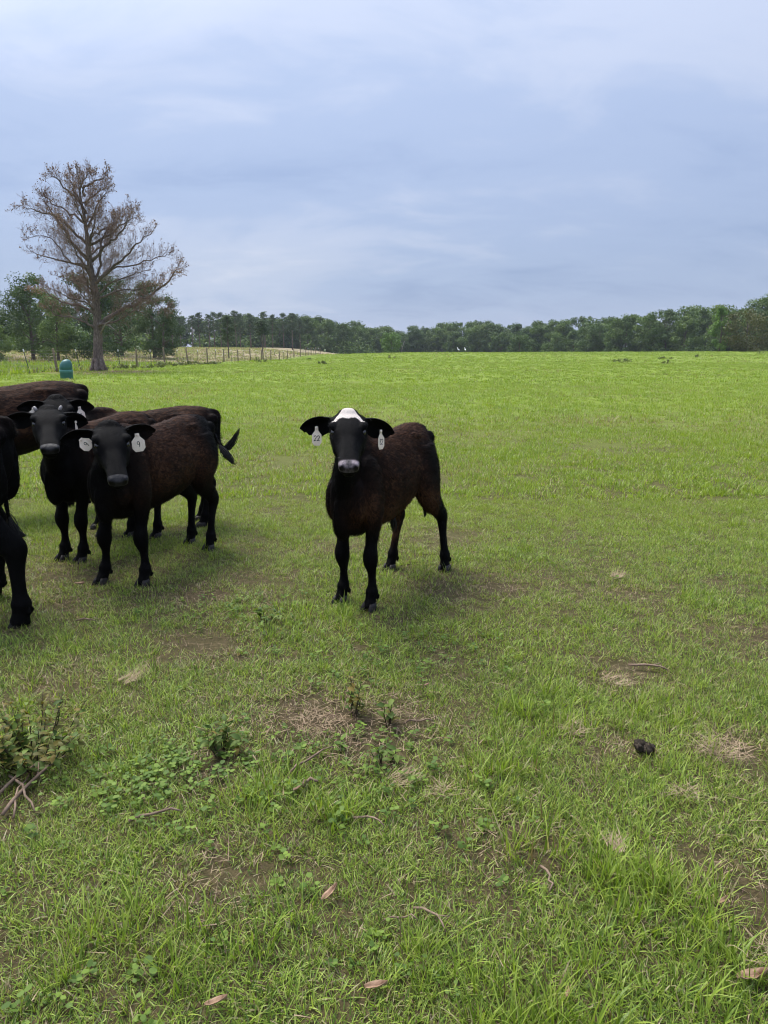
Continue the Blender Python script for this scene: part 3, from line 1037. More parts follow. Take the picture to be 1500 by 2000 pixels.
dead_tree()


# ------------------------------------------------------------------ wire fence
def fence():
    x0, y0 = -19.85, 44.0
    root = empty('wire_fence', (x0, y0, tz(x0, y0)))
    tag(root, 'long wire fence with wooden and white tipped steel posts receding on the left', 'fence')
    rng = random.Random(8)
    wood = simple_mat('weathered_post', (0.11, 0.085, 0.055), (0.28, 0.225, 0.15), 5, 0.95, 0.1, (6, 6, .8), .01)
    steel = simple_mat('green_steel', (0.035, 0.05, 0.035), (0.08, 0.09, 0.065), 8, 0.6, 0.4)
    white = simple_mat('white_cap', (0.62, 0.62, 0.60), (0.78, 0.78, 0.76), 8, 0.6)
    wire = simple_mat('galvanised_wire', (0.20, 0.20, 0.19), (0.34, 0.34, 0.32), 8, 0.5, 0.5)
    pw = MB()
    pw.tube([(0, 0, -.4), (.005, 0, .5), (0, .005, 1.44), (0, 0, 1.47)], [.078, .074, .070, .055], 9)
    pm = pw.mesh('post', wood)
    ts = MB()
    ts.box((-.022, -.004, -.3), (.022, .004, 1.22))
    ts.box((-.004, .0042, -.3), (.004, .036, 1.22))
    tm = ts.mesh('steel_post', steel, False)
    cp = MB()
    cp.box((-.030, -.012, 1.222), (.030, .044, 1.37))
    cm = cp.mesh('white_tip', white, False)
    line = []
    for k in range(-6, 37):
        n = k / 2
        x, y = 0.357 * n, 6.07 * n
        z = tz(x0 + x, y0 + y) - root.location.z
        lean = (rng.gauss(0, .035), rng.gauss(0, .05), rng.uniform(0, .6))
        if k == 0:
            lean = (0, -.09, 0)
        if k in (-1, 1):
            lean = (0, -.16, .3)
        if k % 2 == 0:
            o = obj('post', pm, root, None, (x, y, z), lean)
            o.scale = (1, 1, rng.uniform(.94, 1.06))
        else:
            o = obj('steel_post', tm, root, None, (x, y, z), lean)
            obj('white_tip', cm, o)
        line.append(Vector((x + .06, y, z)))
    for h in (.12, .27, .42, .58, .75, .93, 1.1, 1.26):
        w = MB()
        w.tube([p + Vector((0, 0, h)) for p in line], [.0035] * len(line), 4)
        obj('wire', w.mesh('wire', wire), root)
    st = MB()
    for a, b in zip(line[:-1], line[1:]):
        if a.y > 45:
            break
        for q in range(10):
            p = a.lerp(b, q / 10)
            st.tube([p + Vector((0, 0, .12)), p + Vector((0, 0, 1.1))], [.0028] * 2, 3, cap=False)
    o = obj('wire_stays', st.mesh('wire_stays', wire), root)
    o['kind'] = 'stuff'


fence()


# ------------------------------------------------------------------ green capped well cover
def well_cover():
    x, y = -14.89, 33.95
    root = empty('well_cover', (x, y, tz(x, y)), .35)
    tag(root, 'teal green plastic well cover with a rounded sloping lid in front of the dead tree', 'well cover')
    g1 = simple_mat('teal_plastic', (0.012, 0.085, 0.075), (0.022, 0.125, 0.108), 6, 0.42, 0.5)
    g2 = simple_mat('pale_teal_plastic', (0.045, 0.17, 0.165), (0.07, 0.23, 0.215), 6, 0.42, 0.5)

    def lathe(name, prof, mat, skew=0.0, parent=root):
        n = 28
        V, F = [], []
        for r, z in prof:
            for j in range(n):
                a = 2 * PI * j / n
                V.append((r * math.cos(a) + skew * max(0, z - .42) ** 2, r * math.sin(a) * .96, z))
        for i in range(len(prof) - 1):
            for j in range(n):
                a0, b0 = i * n + j, i * n + (j + 1) % n
                F.append((a0, b0, b0 + n, a0 + n))
        F.append(tuple(range((len(prof) - 1) * n, len(prof) * n)))
        return obj(name, mesh_np(name, V, F, True, mat), parent)
    lathe('base', [(.285, -.1), (.285, .30), (.29, .315)], g1)
    lathe('collar', [(.290, .315), (.298, .33), (.298, .415), (.288, .43)], g2)
    lathe('lid', [(.270, .43), (.282, .445), (.280, .56), (.262, .68), (.22, .79), (.155, .865), (.075, .898), (.01, .902)], g1, .28)


well_cover()


# ------------------------------------------------------------------ two white birds on the crest
def bird(x, y, rz, label):
    r = empty('white_bird', (x, y, tz(x, y)), rz)
    tag(r, label, 'bird', 'white birds on the crest')
    wm = BIRD_W
    b = MB()
    b.tube([(-.30, 0, .46), (-.16, 0, .52), (0, 0, .58), (.12, 0, .66), (.19, 0, .80), (.22, 0, .92), (.27, 0, .98), (.33, 0, .97)], [.02, .10, .13, .11, .06, .04, .05, .015], 10)
    obj('body', b.mesh('body', wm), r)
    k = MB()
    k.tube([(.32, 0, .97), (.45, 0, .94)], [.016, .004], 6)
    obj('beak', k.mesh('beak', BIRD_B), r)
    for s in (-1, 1):
        l = MB()
        l.tube([(-.02, .05 * s, .5), (-.05, .05 * s, .25), (0, .05 * s, 0)], [.02, .012, .014], 5)
        obj('leg', l.mesh('leg', BIRD_B), r)


BIRD_W = simple_mat('white_plumage', (.72, .72, .70), (.82, .82, .80), 10, .9)
BIRD_B = simple_mat('beak_and_legs', (.30, .22, .08), (.4, .3, .12), 10, .6)
bird(14.2, 139, 2.4, 'left one of two tiny white birds standing on the crest of the pasture')
bird(15.5, 139, 1.9, 'right one of two tiny white birds standing on the crest of the pasture')

# ------------------------------------------------------------------ weeds out in the pasture
WEED_M = foliage_mat('weed_leaves', [(0.0, (0.055, 0.070, 0.022)), (0.5, (0.11, 0.125, 0.036)), (1.0, (0.17, 0.165, 0.06))])


def field_weed(x, y, w, h, label, n=7, mat=WEED_M, seed=0):
    rng = np.random.default_rng(seed)
    lists = ([], [])
    st = MB()
    for k in range(n):
        c = np.array([rng.uniform(-w, w) * .75, rng.uniform(-.4, .4) * w, h * rng.uniform(.12, .62)])
        leaf_cloud(lists, c, (w * .30, w * .25, h * .34), 22, .13, rng, rng.uniform(.2, .8))
        st.tube([(c[0] * .6, c[1] * .6, -.05), tuple(c)], [.018, .008], 4, cap=False)
    r = empty('field_weed', (x, y, tz(x, y)))
    tag(r, label, 'weed')
    obj('stems', st.mesh('stems', BARK), r)
    obj('leaves', crown_from(lists, 'leaves', mat), r)


for i, a in enumerate([
    (22.4, 68.5, .95, .50, 'wide low brownish weed clump on the right of the pasture before the wood'),
    (25.6, 66.2, .45, .55, 'small dark weed to the right of the wide weed clump on the pasture'),
    (66, 117, 1.5, 1.15, 'leaning thorny bush at the far right end of the crest'),
    (60.5, 117, 1.1, 1.3, 'ragged green bush in front of the olive brown tree'),
    (.95, 88, .6, .55, 'dark weed on the crest in front of the light green bush'),
    (-5.4, 65, .55, .4, 'flat weed in the pasture between the fence end and the light green bush'),
    (-12.8, 75, 1.0, .6, 'spreading weed on the pasture right of the slender lone pine'),
    (-9.5, 92, .4, .5, 'small dark weed near the far end of the fence'),
    (34, 88, 1.0, .45, 'thin brownish weed patch behind the wide weed clump'),
    (39.5, 92, .3, .6, 'single short dark weed stalk near the crest on the right'),
    (33, 60, .7, .35, 'faint brown weed patch at the right border of the pasture'),
]):
    field_weed(*a, n=6 if a[2] > .5 else 4, seed=40 + i)

fw_rng = random.Random(77)
for i in range(9):
    n = i * .85 + 1.2
    field_weed(-19.2 + .357 * n + fw_rng.uniform(-.2, .5), 44 + 6.07 * n * .55, fw_rng.uniform(.6, 1.2), fw_rng.uniform(.35, .6),
               ['weed clump under the wire fence nearest the dead tree', 'broad weed clump along the fence foot', 'bushy green weed against a fence post', 'weed tangled in the fence wire farther off',
                'brownish weed at the fence foot', 'small weed below a white tipped post', 'dark weed clump midway along the fence', 'thin weed by the receding fence', 'last weed clump at the distant part of the fence'][i], seed=70 + i)


# ------------------------------------------------------------------ summer haze
def haze():
    mb = MB()
    mb.box((-700, -70, -12), (700, 700, 20))
    m, t, out = new_mat('summer_haze')
    v = N(t, 'ShaderNodeVolumePrincipled')
    v.inputs['Color'].default_value = (.80, .86, .95, 1)
    v.inputs['Density'].default_value = 0.00020
    v.inputs['Anisotropy'].default_value = 0.2
    L(t, v.outputs[0], out.inputs['Volume'])
    o = obj('haze', mb.mesh('haze', m, False))
    o['kind'] = 'stuff'
    o['label'] = 'thin summer haze in the air over the pasture'
    o['category'] = 'haze'


haze()


# ------------------------------------------------------------------ calves
def coat_mat():
    m, t, out = new_mat('calf_coat')
    tcn = N(t, 'ShaderNodeTexCoord')
    v = mapping(t, tcn.outputs['Object'], (9, 42, 14), (0, R(32), 0))
    streak = noise(t, v, 2.6, 5, 0.62, .5)
    fine = noise(t, mapping(t, tcn.outputs['Object'], (60, 160, 60), (0, R(35), 0)), 2.0, 4, 0.7)
    big = noise(t, tcn.outputs['Object'], 4.0, 4, 0.6)
    coat = attr_fac(t, 'coat')
    f = mathn(t, 'ADD', mathn(t, 'MULTIPLY', streak, .55), mathn(t, 'ADD', mathn(t, 'MULTIPLY', big, .25), mathn(t, 'MULTIPLY', fine, .20)))
    f = mathn(t, 'MULTIPLY', coat, ramp(t, f, [(0.38, (.12, .12, .12)), (0.50, (.6, .6, .6)), (0.62, (1.45, 1.45, 1.45))]))
    c = ramp(t, f, [(0.0, (0.0021, 0.0019, 0.0020)), (0.35, (0.0105, 0.0058, 0.0042)), (0.7, (0.026, 0.0125, 0.0078)), (1.0, (0.060, 0.029, 0.016))])
    # white blaze, edge broken up by the hair
    w = mathn(t, 'ADD', attr_fac(t, 'white'), mathn(t, 'MULTIPLY', mathn(t, 'SUBTRACT', fine, .5), 1.7))
    wm = ramp(t, w, [(0.34, (0, 0, 0)), (0.68, (1, 1, 1))])
    wc = ramp(t, fine, [(.3, (.36, .30, .26)), (.6, (.60, .53, .47))])
    c = mixc(t, wm, c, wc)
    # nose pad
    pad = attr_fac(t, 'pad')
    pn = noise(t, tcn.outputs['Object'], 70, 4, .6)
    pc = ramp(t, pn, [(.3, (.008, .0075, .008)), (.7, (.022, .020, .021))])
    c = mixc(t, ramp(t, pad, [(.35, (0, 0, 0)), (.6, (1, 1, 1))]), c, pc)
    pp = attr_fac(t, 'pink')  # pinkish grey pad tone, with wet highlights painted into its colour
    c = mixc(t, mathn(t, 'MULTIPLY', pp, ramp(t, pn, [(.36, (.45, .45, .45)), (.58, (1, 1, 1))])), c, (.30, .24, .25))
    c = mixc(t, attr_fac(t, 'hole'), c, (.0025, .002, .002))
    b = principled(t, out, c, 0.55, 0.13)
    rg = mixc(t, ramp(t, pad, [(.35, (0, 0, 0)), (.6, (1, 1, 1))]), (.72, .72, .72), (.42, .42, .42))
    L(t, rg, b.inputs['Roughness'])
    L(t, mixc(t, ramp(t, pad, [(.35, (0, 0, 0)), (.6, (1, 1, 1))]), (.055, .055, .055), (.17, .17, .17)), b.inputs['Specular IOR Level'])
    bump(t, mathn(t, 'ADD', mathn(t, 'MULTIPLY', streak, .6), mathn(t, 'MULTIPLY', fine, .5)), 0.55, 0.010, b)
    return m


COAT = coat_mat()
def fur_mat():
    m, t, out = new_mat('calf_fur')
    tcn = N(t, 'ShaderNodeTexCoord')
    big = noise(t, tcn.outputs['Object'], 5.0, 4, 0.6)
    f = mathn(t, 'MULTIPLY', attr_fac(t, 'coat'), mathn(t, 'ADD', mathn(t, 'MULTIPLY', attr_fac(t, 'tint'), .34), mathn(t, 'MULTIPLY', big, .95)))
    c = ramp(t, f, [(0.0, (0.0021, 0.0019, 0.0020)), (0.35, (0.011, 0.0058, 0.0042)), (0.65, (0.030, 0.0135, 0.0078)), (1.0, (0.085, 0.039, 0.020))])
    principled(t, out, c, 0.5, 0.06)
    return m


FUR = fur_mat()
HOOF = simple_mat('hoof_horn', (0.006, 0.005, 0.005), (0.024, 0.019, 0.016), 26, 0.55, 0.2, (1, 1, 3), .002)
EYE = simple_mat('calf_eye', (0.004, 0.003, 0.003), (0.010, 0.007, 0.006), 10, 0.06, 0.6)
HORN = simple_mat('horn_bud', (0.20, 0.18, 0.165), (0.34, 0.31, 0.29), 40, 0.5, 0.4)
TAG = simple_mat('ear_tag_plastic', (0.80, 0.67, 0.54), (0.93, 0.81, 0.69), 45, 0.5, 0.4)
INK = simple_mat('tag_ink', (0.012, 0.012, 0.014), (0.03, 0.03, 0.03), 40, 0.6)
FAINT = simple_mat('faded_tag_ink', (0.20, 0.17, 0.15), (0.34, 0.30, 0.26), 40, 0.7)
HAIR = simple_mat('tail_hair', (0.004, 0.004, 0.004), (0.014, 0.011, 0.010), 60, 0.55, 0.35)

GLYPH = {
    '2': [[(.05, .78), (.2, .97), (.5, 1.0), (.72, .85), (.68, .6), (.3, .25), (.02, .02), (.4, .04), (.8, .0)]],
    '9': [[(.72, .72), (.55, .52), (.22, .52), (.05, .72), (.18, .95), (.5, 1.0), (.7, .85), (.72, .6), (.62, .0)]],
    'B': [[(.1, 0), (.12, 1.0)], [(.12, 1.0), (.55, .98), (.66, .78), (.5, .56), (.14, .53)], [(.4, .54), (.72, .40), (.70, .12), (.45, .0), (.1, .0)]],
    '0': [[(.4, 1.0), (.1, .75), (.08, .3), (.35, 0), (.65, .25), (.68, .7), (.4, 1.0)]],
    '7': [[(.05, .95), (.7, 1.0), (.3, .0)]],
}


def stroke_mesh(txt, size, width):
    V, F = [], []
    x = 0.0
    for ch in txt:
        for ln in GLYPH[ch]:
            pts = [Vector((x + a * .62 * size, b * size, 0)) for a, b in ln]
            sp = cr_spline([tuple(p) for p in pts], 4) if len(pts) > 2 else np.array([tuple(p) for p in pts])
            base = len(V)
            for i, p in enumerate(sp):
                a = Vector(sp[min(i + 1, len(sp) - 1)]) - Vector(sp[max(i - 1, 0)])
                a.normalize()
                n = Vector((-a.y, a.x, 0)) * width / 2
                V += [Vector(p) - n, Vector(p) + n]
            for i in range(len(sp) - 1):
                F.append((base + 2 * i, base + 2 * i + 1, base + 2 * i + 3, base + 2 * i + 2))
        x += .62 * size
    V = np.array([tuple(v) for v in V])
    V[:, 0] -= (V[:, 0].max() + V[:, 0].min()) / 2
    V[:, 1] -= (V[:, 1].max() + V[:, 1].min()) / 2
    return V, F


def loft(rings, n=22):
    """rings: (center, U, V, ru, rv_up, rv_dn, exponent) -> closed mesh"""
    V, F = [], []
    for c, U, W_, ru, rt, rb, e in rings:
        eu = e
        if isinstance(e, tuple):
            eu, e = e
        for j in range(n):
            a = 2 * PI * j / n
            ca, sa = math.cos(a), math.sin(a)
            q = eu if sa > 0 else e
            x = math.copysign(abs(ca) ** (2 / q), ca) * ru
            y = math.copysign(abs(sa) ** (2 / q), sa) * (rt if sa > 0 else rb)
            V.append(Vector(c) + U * x + W_ * y)
    k = len(rings)
    for i in range(k - 1):
        for j in range(n):
            a0, b0 = i * n + j, i * n + (j + 1) % n
            F.append((a0, b0, b0 + n, a0 + n))
    V.append(Vector(rings[0][0]))
    V.append(Vector(rings[-1][0]))
    for j in range(n):
        F.append((len(V) - 2, (j + 1) % n, j))
        F.append((len(V) - 1, (k - 1) * n + j, (k - 1) * n + (j + 1) % n))
    return V, F


def ellipsoid(c, r, rot=None, n=16, m=10):
    M = rot or Matrix.Identity(3)
    V, F = [], []
    for i in range(1, m):
        t = PI * i / m
        for j in range(n):
            a = 2 * PI * j / n
            V.append(Vector(c) + M @ Vector((r[0] * math.sin(t) * math.cos(a), r[1] * math.sin(t) * math.sin(a), r[2] * math.cos(t))))
    for i in range(m - 2):
        for j in range(n):
            a0, b0 = i * n + j, i * n + (j + 1) % n
            F.append((a0, a0 + n, b0 + n, b0))
    V.append(Vector(c) + M @ Vector((0, 0, r[2])))
    V.append(Vector(c) - M @ Vector((0, 0, r[2])))
    for j in range(n):
        F.append((len(V) - 2, j, (j + 1) % n))
        F.append((len(V) - 1, (m - 2) * n + (j + 1) % n, (m - 2) * n + j))
    return V, F


BODY = [(-.560, .90, .77, .04, .84), (-.535, .945, .69, .085, .82), (-.475, .985, .60, .130, .80), (-.39, 1.0, .555, .165, .78), (-.26, 1.003, .520, .190, .76),
        (-.10, .982, .470, .210, .70), (.06, .965, .442, .214, .68), (.18, .972, .432, .200, .68), (.28, .992, .425, .160, .70), (.36, .985, .425, .138, .68),
        (.44, .94, .445, .118, .66), (.51, .86, .495, .092, .66), (.555, .78, .56, .052, .66)]
FRONT = [(.33, .105, .82, .095, .05), (.345, .125, .67, .108, .062), (.335, .128, .56, .086, .058), (.335, .120, .46, .060, .050), (.345, .113, .385, .047, .043),
         (.357, .110, .325, .057, .053), (.354, .109, .280, .054, .052), (.343, .108, .215, .031, .030), (.342, .108, .15, .032, .031), (.348, .108, .108, .048, .047),
         (.362, .108, .07, .039, .040), (.376, .108, .035, .046, .047), (.380, .108, .018, .046, .048)]
HIND = [(-.33, .10, .86, .17, .07), (-.33, .13, .73, .175, .088), (-.315, .14, .625, .148, .080), (-.335, .135, .54, .118, .070), (-.385, .128, .475, .088, .058),
        (-.44, .122, .42, .071, .050), (-.477, .12, .372, .064, .049), (-.472, .118, .322, .046, .038), (-.458, .117, .25, .035, .031), (-.445, .117, .16, .034, .032),
        (-.440, .117, .115, .048, .046), (-.428, .117, .075, .039, .039), (-.415, .117, .035, .046, .046), (-.411, .117, .018, .046, .047)]
# head rings in the head's own frame: (along the face, half width, height above axis, depth below, exponent)
HEAD = [(-.055, .055, .030, .09, 2.0), (-.03, .078, .050, .115, 2.1), (.01, .092, .066, .135, 2.2), (.06, .099, .072, .145, 2.3), (.11, .101, .070, .145, 2.3), (.16, .093, .062, .138, 2.3),
        (.21, .075, .048, .120, 2.0), (.265, .063, .040, .102, 2.2), (.315, .053, .031, .086, 2.2), (.355, .054, .024, .078, 2.3), (.39, .055, .016, .072, 2.4), (.415, .049, .005, .062, 2.4), (.428, .030, -.008, .040, 2.2)]


def strands(mb, path, n, spread, ln, r, rng, taper=.25):
    """a tuft of hair along a short path (list of points), fanning out to a point"""
    P = [Vector(p) for p in path]
    for i in range(n):
        f0 = rng.random() * .35
        off = Vector((rng.gauss(0, 1), rng.gauss(0, 1), rng.gauss(0, 1))) * spread
        k = len(P) - 1
        pts = []
        end = .70 + .30 * rng.random()
        for q in range(5):
            u = (f0 + (end - f0) * q / 4) * k
            j = min(int(u), k - 1)
            b = P[j].lerp(P[j + 1], u - j)
            g = math.sin(PI * min(1, (q / 4) * .78 + .12))
            pts.append(b + off * g)
        mb.tube(pts, [r, r, r * .9, r * .6, r * .15], 3, cap=False)


def calf(name, label, pos, yaw, H, ln, wd, feet, head, tail, switch, coatfn, seed, voxel=.0075, white=False, pink=0.0, ears=((0, 0), (0, 0)), tags=(), horns=False,
         hs=1.0, sheath=False, group='black calves standing in the pasture', fur=14000, curl=1.0, legs=1.0):
    rng = random.Random(seed)
    root = empty(name, (pos[0], pos[1], tz(*pos) - .012), yaw)
    tag(root, label, 'calf', group)
    cy_, sy_ = math.cos(-yaw), math.sin(-yaw)

    def loc(p):
        x, y = p[0] - pos[0], p[1] - pos[1]
        q = (x * cy_ - y * sy_, x * sy_ + y * cy_)
        return Vector(q + ((p[2],) if len(p) > 2 else ()))
    X = Vector((1, 0, 0))
    Yv = Vector((0, 1, 0))
    Zv = Vector((0, 0, 1))
    P = MB()
    lx = H * ln
    wy = H * wd
    # trunk
    br = cr_spline(BODY, 3)
    P.add(*[list(q) for q in loft([((x * lx, 0, zc * H), Yv, Zv, max(hw, .02) * wy, (zt - zc) * H, (zc - zb) * H, (1.75, 2.15)) for x, zt, zb, hw, zc in br])])
    # muscle and bone under the hide
    for s in (1, -1):
        P.add(*ellipsoid((.325 * lx, s * .112 * wy, .70 * H), (.105 * H, .060 * wy, .19 * H), Euler((0, R(12), 0)).to_matrix()))
        P.add(*ellipsoid((-.35 * lx, s * .098 * wy, .74 * H), (.155 * H, .080 * wy, .19 * H), Euler((0, R(-10), 0)).to_matrix()))
        P.add(*ellipsoid((-.265 * lx, s * .095 * wy, .925 * H), (.110 * H, .040 * wy, .030 * H)))
        P.add(*ellipsoid((-.515 * lx, s * .078 * wy, .885 * H), (.048 * H, .04 * wy, .052 * H)))
        P.add(*ellipsoid((-.46 * lx, s * .10 * wy, .70 * H), (.085 * H, .062 * wy, .15 * H), Euler((0, R(8), 0)).to_matrix()))
        P.add(*ellipsoid((.455 * lx, s * .108 * wy, .645 * H), (.064 * H, .046 * wy, .12 * H)))
    P.add(*ellipsoid((.30 * lx, 0, .965 * H), (.12 * H, .055 * wy, .045 * H)))
    P.add(*ellipsoid((.50 * lx, 0, .54 * H), (.07 * H, .06 * wy, .11 * H)))
    P.add(*ellipsoid((.475 * lx, 0, .62 * H), (.105 * H, .026 * wy, .17 * H), Euler((0, R(-18), 0)).to_matrix()))
    if sheath:
        P.add(*ellipsoid((-.08 * lx, 0, .465 * H), (.10 * H, .03 * wy, .045 * H)))
    # legs
    hoofs = []
    for i, (tmpl, s) in enumerate(((FRONT, 1), (FRONT, -1), (HIND, 1), (HIND, -1))):
        rest = Vector((tmpl[-1][0] * lx, s * tmpl[-1][1] * wy))
        fx = loc(feet[i])
        d = fx - rest
        a = np.array(tmpl)
        C = np.stack((a[:, 0] * lx, s * a[:, 1] * wy, a[:, 2] * H), 1)
        w = np.clip(1 - a[:, 2] / .74, 0, 1)
        w = w * (1.0 + .25 * (1 - w))
        w = np.minimum(w / w[-1], 1)
        C[:, 0] += w * d.x
        C[:, 1] += w * d.y
        full = cr_spline(np.concatenate((C, a[:, 3:5] * H), 1), 3)
        rings = []
        for k in range(len(full)):
            t = Vector(full[min(k + 1, len(full) - 1), :3] - full[max(k - 1, 0), :3]).normalized()
            lt = legs * (.85 + .15 * float(ss(.42, .58, full[k, 2] / H)))
            fb = (X - t * X.dot(t)).normalized()
            U = t.cross(fb).normalized()
            rings.append((full[k, :3], U, fb, full[k, 4] * (wd ** .5) * lt, full[k, 3] * lt, full[k, 3] * lt, 2.1))
        P.add(*loft(rings, 18))
        # dewclaw knobs
        fet = full[-9, :3]
        hoofs.append(Vector((fx.x + .006, fx.y, 0)))
        for q in (-1, 1):
            P.add(*ellipsoid(Vector(full[-8, :3]) + Vector((-.040 * H, q * .020 * H, -.012)), (.016, .012, .018), None, 8, 6))
    # head frame
    ho = loc(head['o'])
    hy_ = head['yaw'] - yaw
    pt = R(head['pitch'])
    hf = Vector((math.cos(hy_), math.sin(hy_), 0))
    hx = hf * math.cos(pt) - Zv * math.sin(pt)
    hl = Zv.cross(hf)
    hz = hx.cross(hl)
    roll = R(head.get('roll', 0))
    if roll:
        q = Matrix.Rotation(roll, 3, hx)
        hl, hz = q @ hl, q @ hz
    hup = (Zv * math.cos(roll) + hl * 0).normalized()

    def hp(a, b, c):
        return ho + (hx * a + hl * b + hz * c) * hs
    hr = cr_spline(HEAD, 3)
    P.add(*loft([(hp(x, 0, 0), hl, hz, w * hs, t * hs, b * hs, e) for x, w, t, b, e in hr], 26))
    for s in (1, -1):
        P.add(*ellipsoid(hp(.112, s * .082, .043), (.036 * hs, .026 * hs, .026 * hs), Matrix((hx, hl, hz)).transposed(), 10, 8))      # brow
        P.add(*ellipsoid(hp(.165, s * .062, -.045), (.07 * hs, .026 * hs, .05 * hs), Matrix((hx, hl, hz)).transposed(), 12, 8))         # cheek
        P.add(*ellipsoid(hp(.398, s * .031, -.014), (.028 * hs, .022 * hs, .026 * hs), Matrix((hx, hl, hz)).transposed(), 12, 8))       # nostril wing
    P.add(*ellipsoid(hp(-.005, 0, .045), (.045 * hs, .060 * hs, .035 * hs), Matrix((hx, hl, hz)).transposed(), 12, 8))                   # poll
    P.add(*ellipsoid(hp(.375, 0, -.062), (.038 * hs, .036 * hs, .026 * hs), Matrix((hx, hl, hz)).transposed(), 12, 8))                   # chin
    # neck
    n0 = Vector((.33 * lx, 0, .73 * H))
    n3 = hp(.035, 0, -.055)
    n1 = n0 + Vector((.16 * H, 0, .10 * H))
    n2 = n3 - hf * .15 * H - Zv * .07 * H
    rings = []
    K = 12
    for k in range(K + 1):
        t = k / K
        c = n0 * (1 - t) ** 3 + n1 * 3 * t * (1 - t) ** 2 + n2 * 3 * t * t * (1 - t) + n3 * t ** 3
        tg = ((n1 - n0) * (1 - t) ** 2 + (n2 - n1) * 2 * t * (1 - t) + (n3 - n2) * t * t).normalized()
        lat = Yv.lerp(hl, t).normalized()
        lat = (lat - tg * lat.dot(tg)).normalized()
        vv = tg.cross(lat).normalized()
        if vv.z < 0:
            vv = -vv
        u = 1 - (1 - t) ** 1.9
        rings.append((c, lat, vv, (.115 * (1 - u) + .066 * u) * wy, (.19 * (1 - u) + .075 * u) * H, (.25 * (1 - u) + .105 * u) * H, 2.1))
    P.add(*loft(rings, 22))
    # ears: cupped leaf shapes, thick enough to hold
    eframes = []
    for s, (droop, back) in ((1, ears[0]), (-1, ears[1])):
        dr, bk = R(droop), R(back)
        e = (hl * s * math.cos(dr) * math.cos(bk) - Zv * math.sin(dr) - hf * math.sin(bk)).normalized()
        nrm = (hf * .92 - Zv * .38)
        nrm = (nrm - e * nrm.dot(e)).normalized()
        w = e.cross(nrm).normalized()
        if w.z < 0:
            w = -w
        base = hp(.018, s * .078, .012)
        EL = .197 * hs
        NT, NS = 12, 9
        V, F = [], []
        for side in (0, 1):
            for i in range(NT + 1):
                t = i / NT
                hw = (.022 + .040 * math.sin(PI * min(1, t ** .9 * .98 + .02)) ** 1.1) * (1 if t < .70 else math.sqrt(max(0.02, 1 - ((t - .70) / .305) ** 2))) * hs
                th = (.013 if t < .85 else .010) * hs
                for j in range(NS):
                    sv = -1 + 2 * j / (NS - 1)
                    cup = -.040 * hs * (1 - sv * sv) * math.sin(PI * min(1, t * .9 + .1)) ** .6
                    rim = th * (1 - .5 * sv * sv)
                    V.append(base + e * (EL * t) + w * (sv * hw - .012 * hs * math.sin(PI * t)) + nrm * (cup + .012 * hs * abs(sv) + (rim if side == 0 else -rim)) - w * (.014 * hs * t * t))
        m_ = (NT + 1) * NS
        for i in range(NT):
            for j in range(NS - 1):
                a0 = i * NS + j
                F.append((a0, a0 + 1, a0 + NS + 1, a0 + NS))
                F.append((m_ + a0, m_ + a0 + NS, m_ + a0 + NS + 1, m_ + a0 + 1))
        for i in range(NT):
            for j in (0, NS - 1):
                a0 = i * NS + j
                q = (a0, a0 + NS, m_ + a0 + NS, m_ + a0)
                F.append(q if j == 0 else q[::-1])
        for j in range(NS - 1):
            F.append((j, m_ + j, m_ + j + 1, j + 1))
            a0 = NT * NS + j
            F.append((a0, a0 + 1, m_ + a0 + 1, m_ + a0))
        if s < 0:
            F = [f[::-1] for f in F]
        P.add(V, F)
        eframes.append((base, e, w, nrm, EL))
    # tail
    tpts = [Vector((-.50 * lx, 0, .955 * H)), Vector((-.565 * lx, 0, .925 * H))] + [loc(p) for p in tail]
    sp = cr_spline([tuple(p) for p in tpts], 5)
    rr = np.linspace(.024, .0095, len(sp)) * H
    P.tube(sp, rr, 10)
    # fuse and smooth into one hide
    tmp = bpy.data.objects.new('tmp', mesh_np('tmp', np.concatenate(P.V), P.F))
    bm = bmesh.new()
    bm.from_mesh(tmp.data)
    bmesh.ops.recalc_face_normals(bm, faces=bm.faces)
    bm.to_mesh(tmp.data)
    bm.free()
    COL.objects.link(tmp)
    md = tmp.modifiers.new('r', 'REMESH')
    md.mode = 'VOXEL'
    md.voxel_size = voxel
    dg = bpy.context.evaluated_depsgraph_get()
    me = bpy.data.meshes.new_from_object(tmp.evaluated_get(dg))
    old = tmp.data
    bpy.data.objects.remove(tmp)
    bpy.data.meshes.remove(old)
    nv = len(me.vertices)
    co = np.empty(nv * 3, np.float32)
    me.vertices.foreach_get('co', co)
    co = co.reshape(-1, 3).astype(float)
    ed = np.empty(len(me.edges) * 2, np.int32)
    me.edges.foreach_get('vertices', ed)
    ed = ed.reshape(-1, 2)
    deg = np.bincount(ed.ravel(), minlength=nv).astype(float)[:, None]
    HXm = np.array([hx, hl, hz])
    hc = ((co - np.array(ho)) @ HXm.T) / hs
    inhead = (hc[:, 0] > .05) & (hc[:, 0] < .47) & (np.abs(hc[:, 1]) < .12) & (hc[:, 2] > -.17) & (hc[:, 2] < .12)
    lower = co[:, 2] < .40 * H
    eardist = np.full(nv, 9.0)
    for b, e, w, nr, EL in eframes:
        d = co - np.array(b)
        t = d @ np.array(e)
        q = np.linalg.norm(d - t[:, None] * np.array(e), axis=1)
        eardist = np.where((t > .03) & (t < EL + .05), np.minimum(eardist, q), eardist)
    amt = np.where(inhead, .35, np.where(eardist < .11, .30, np.where(lower, .22, .78)))[:, None]
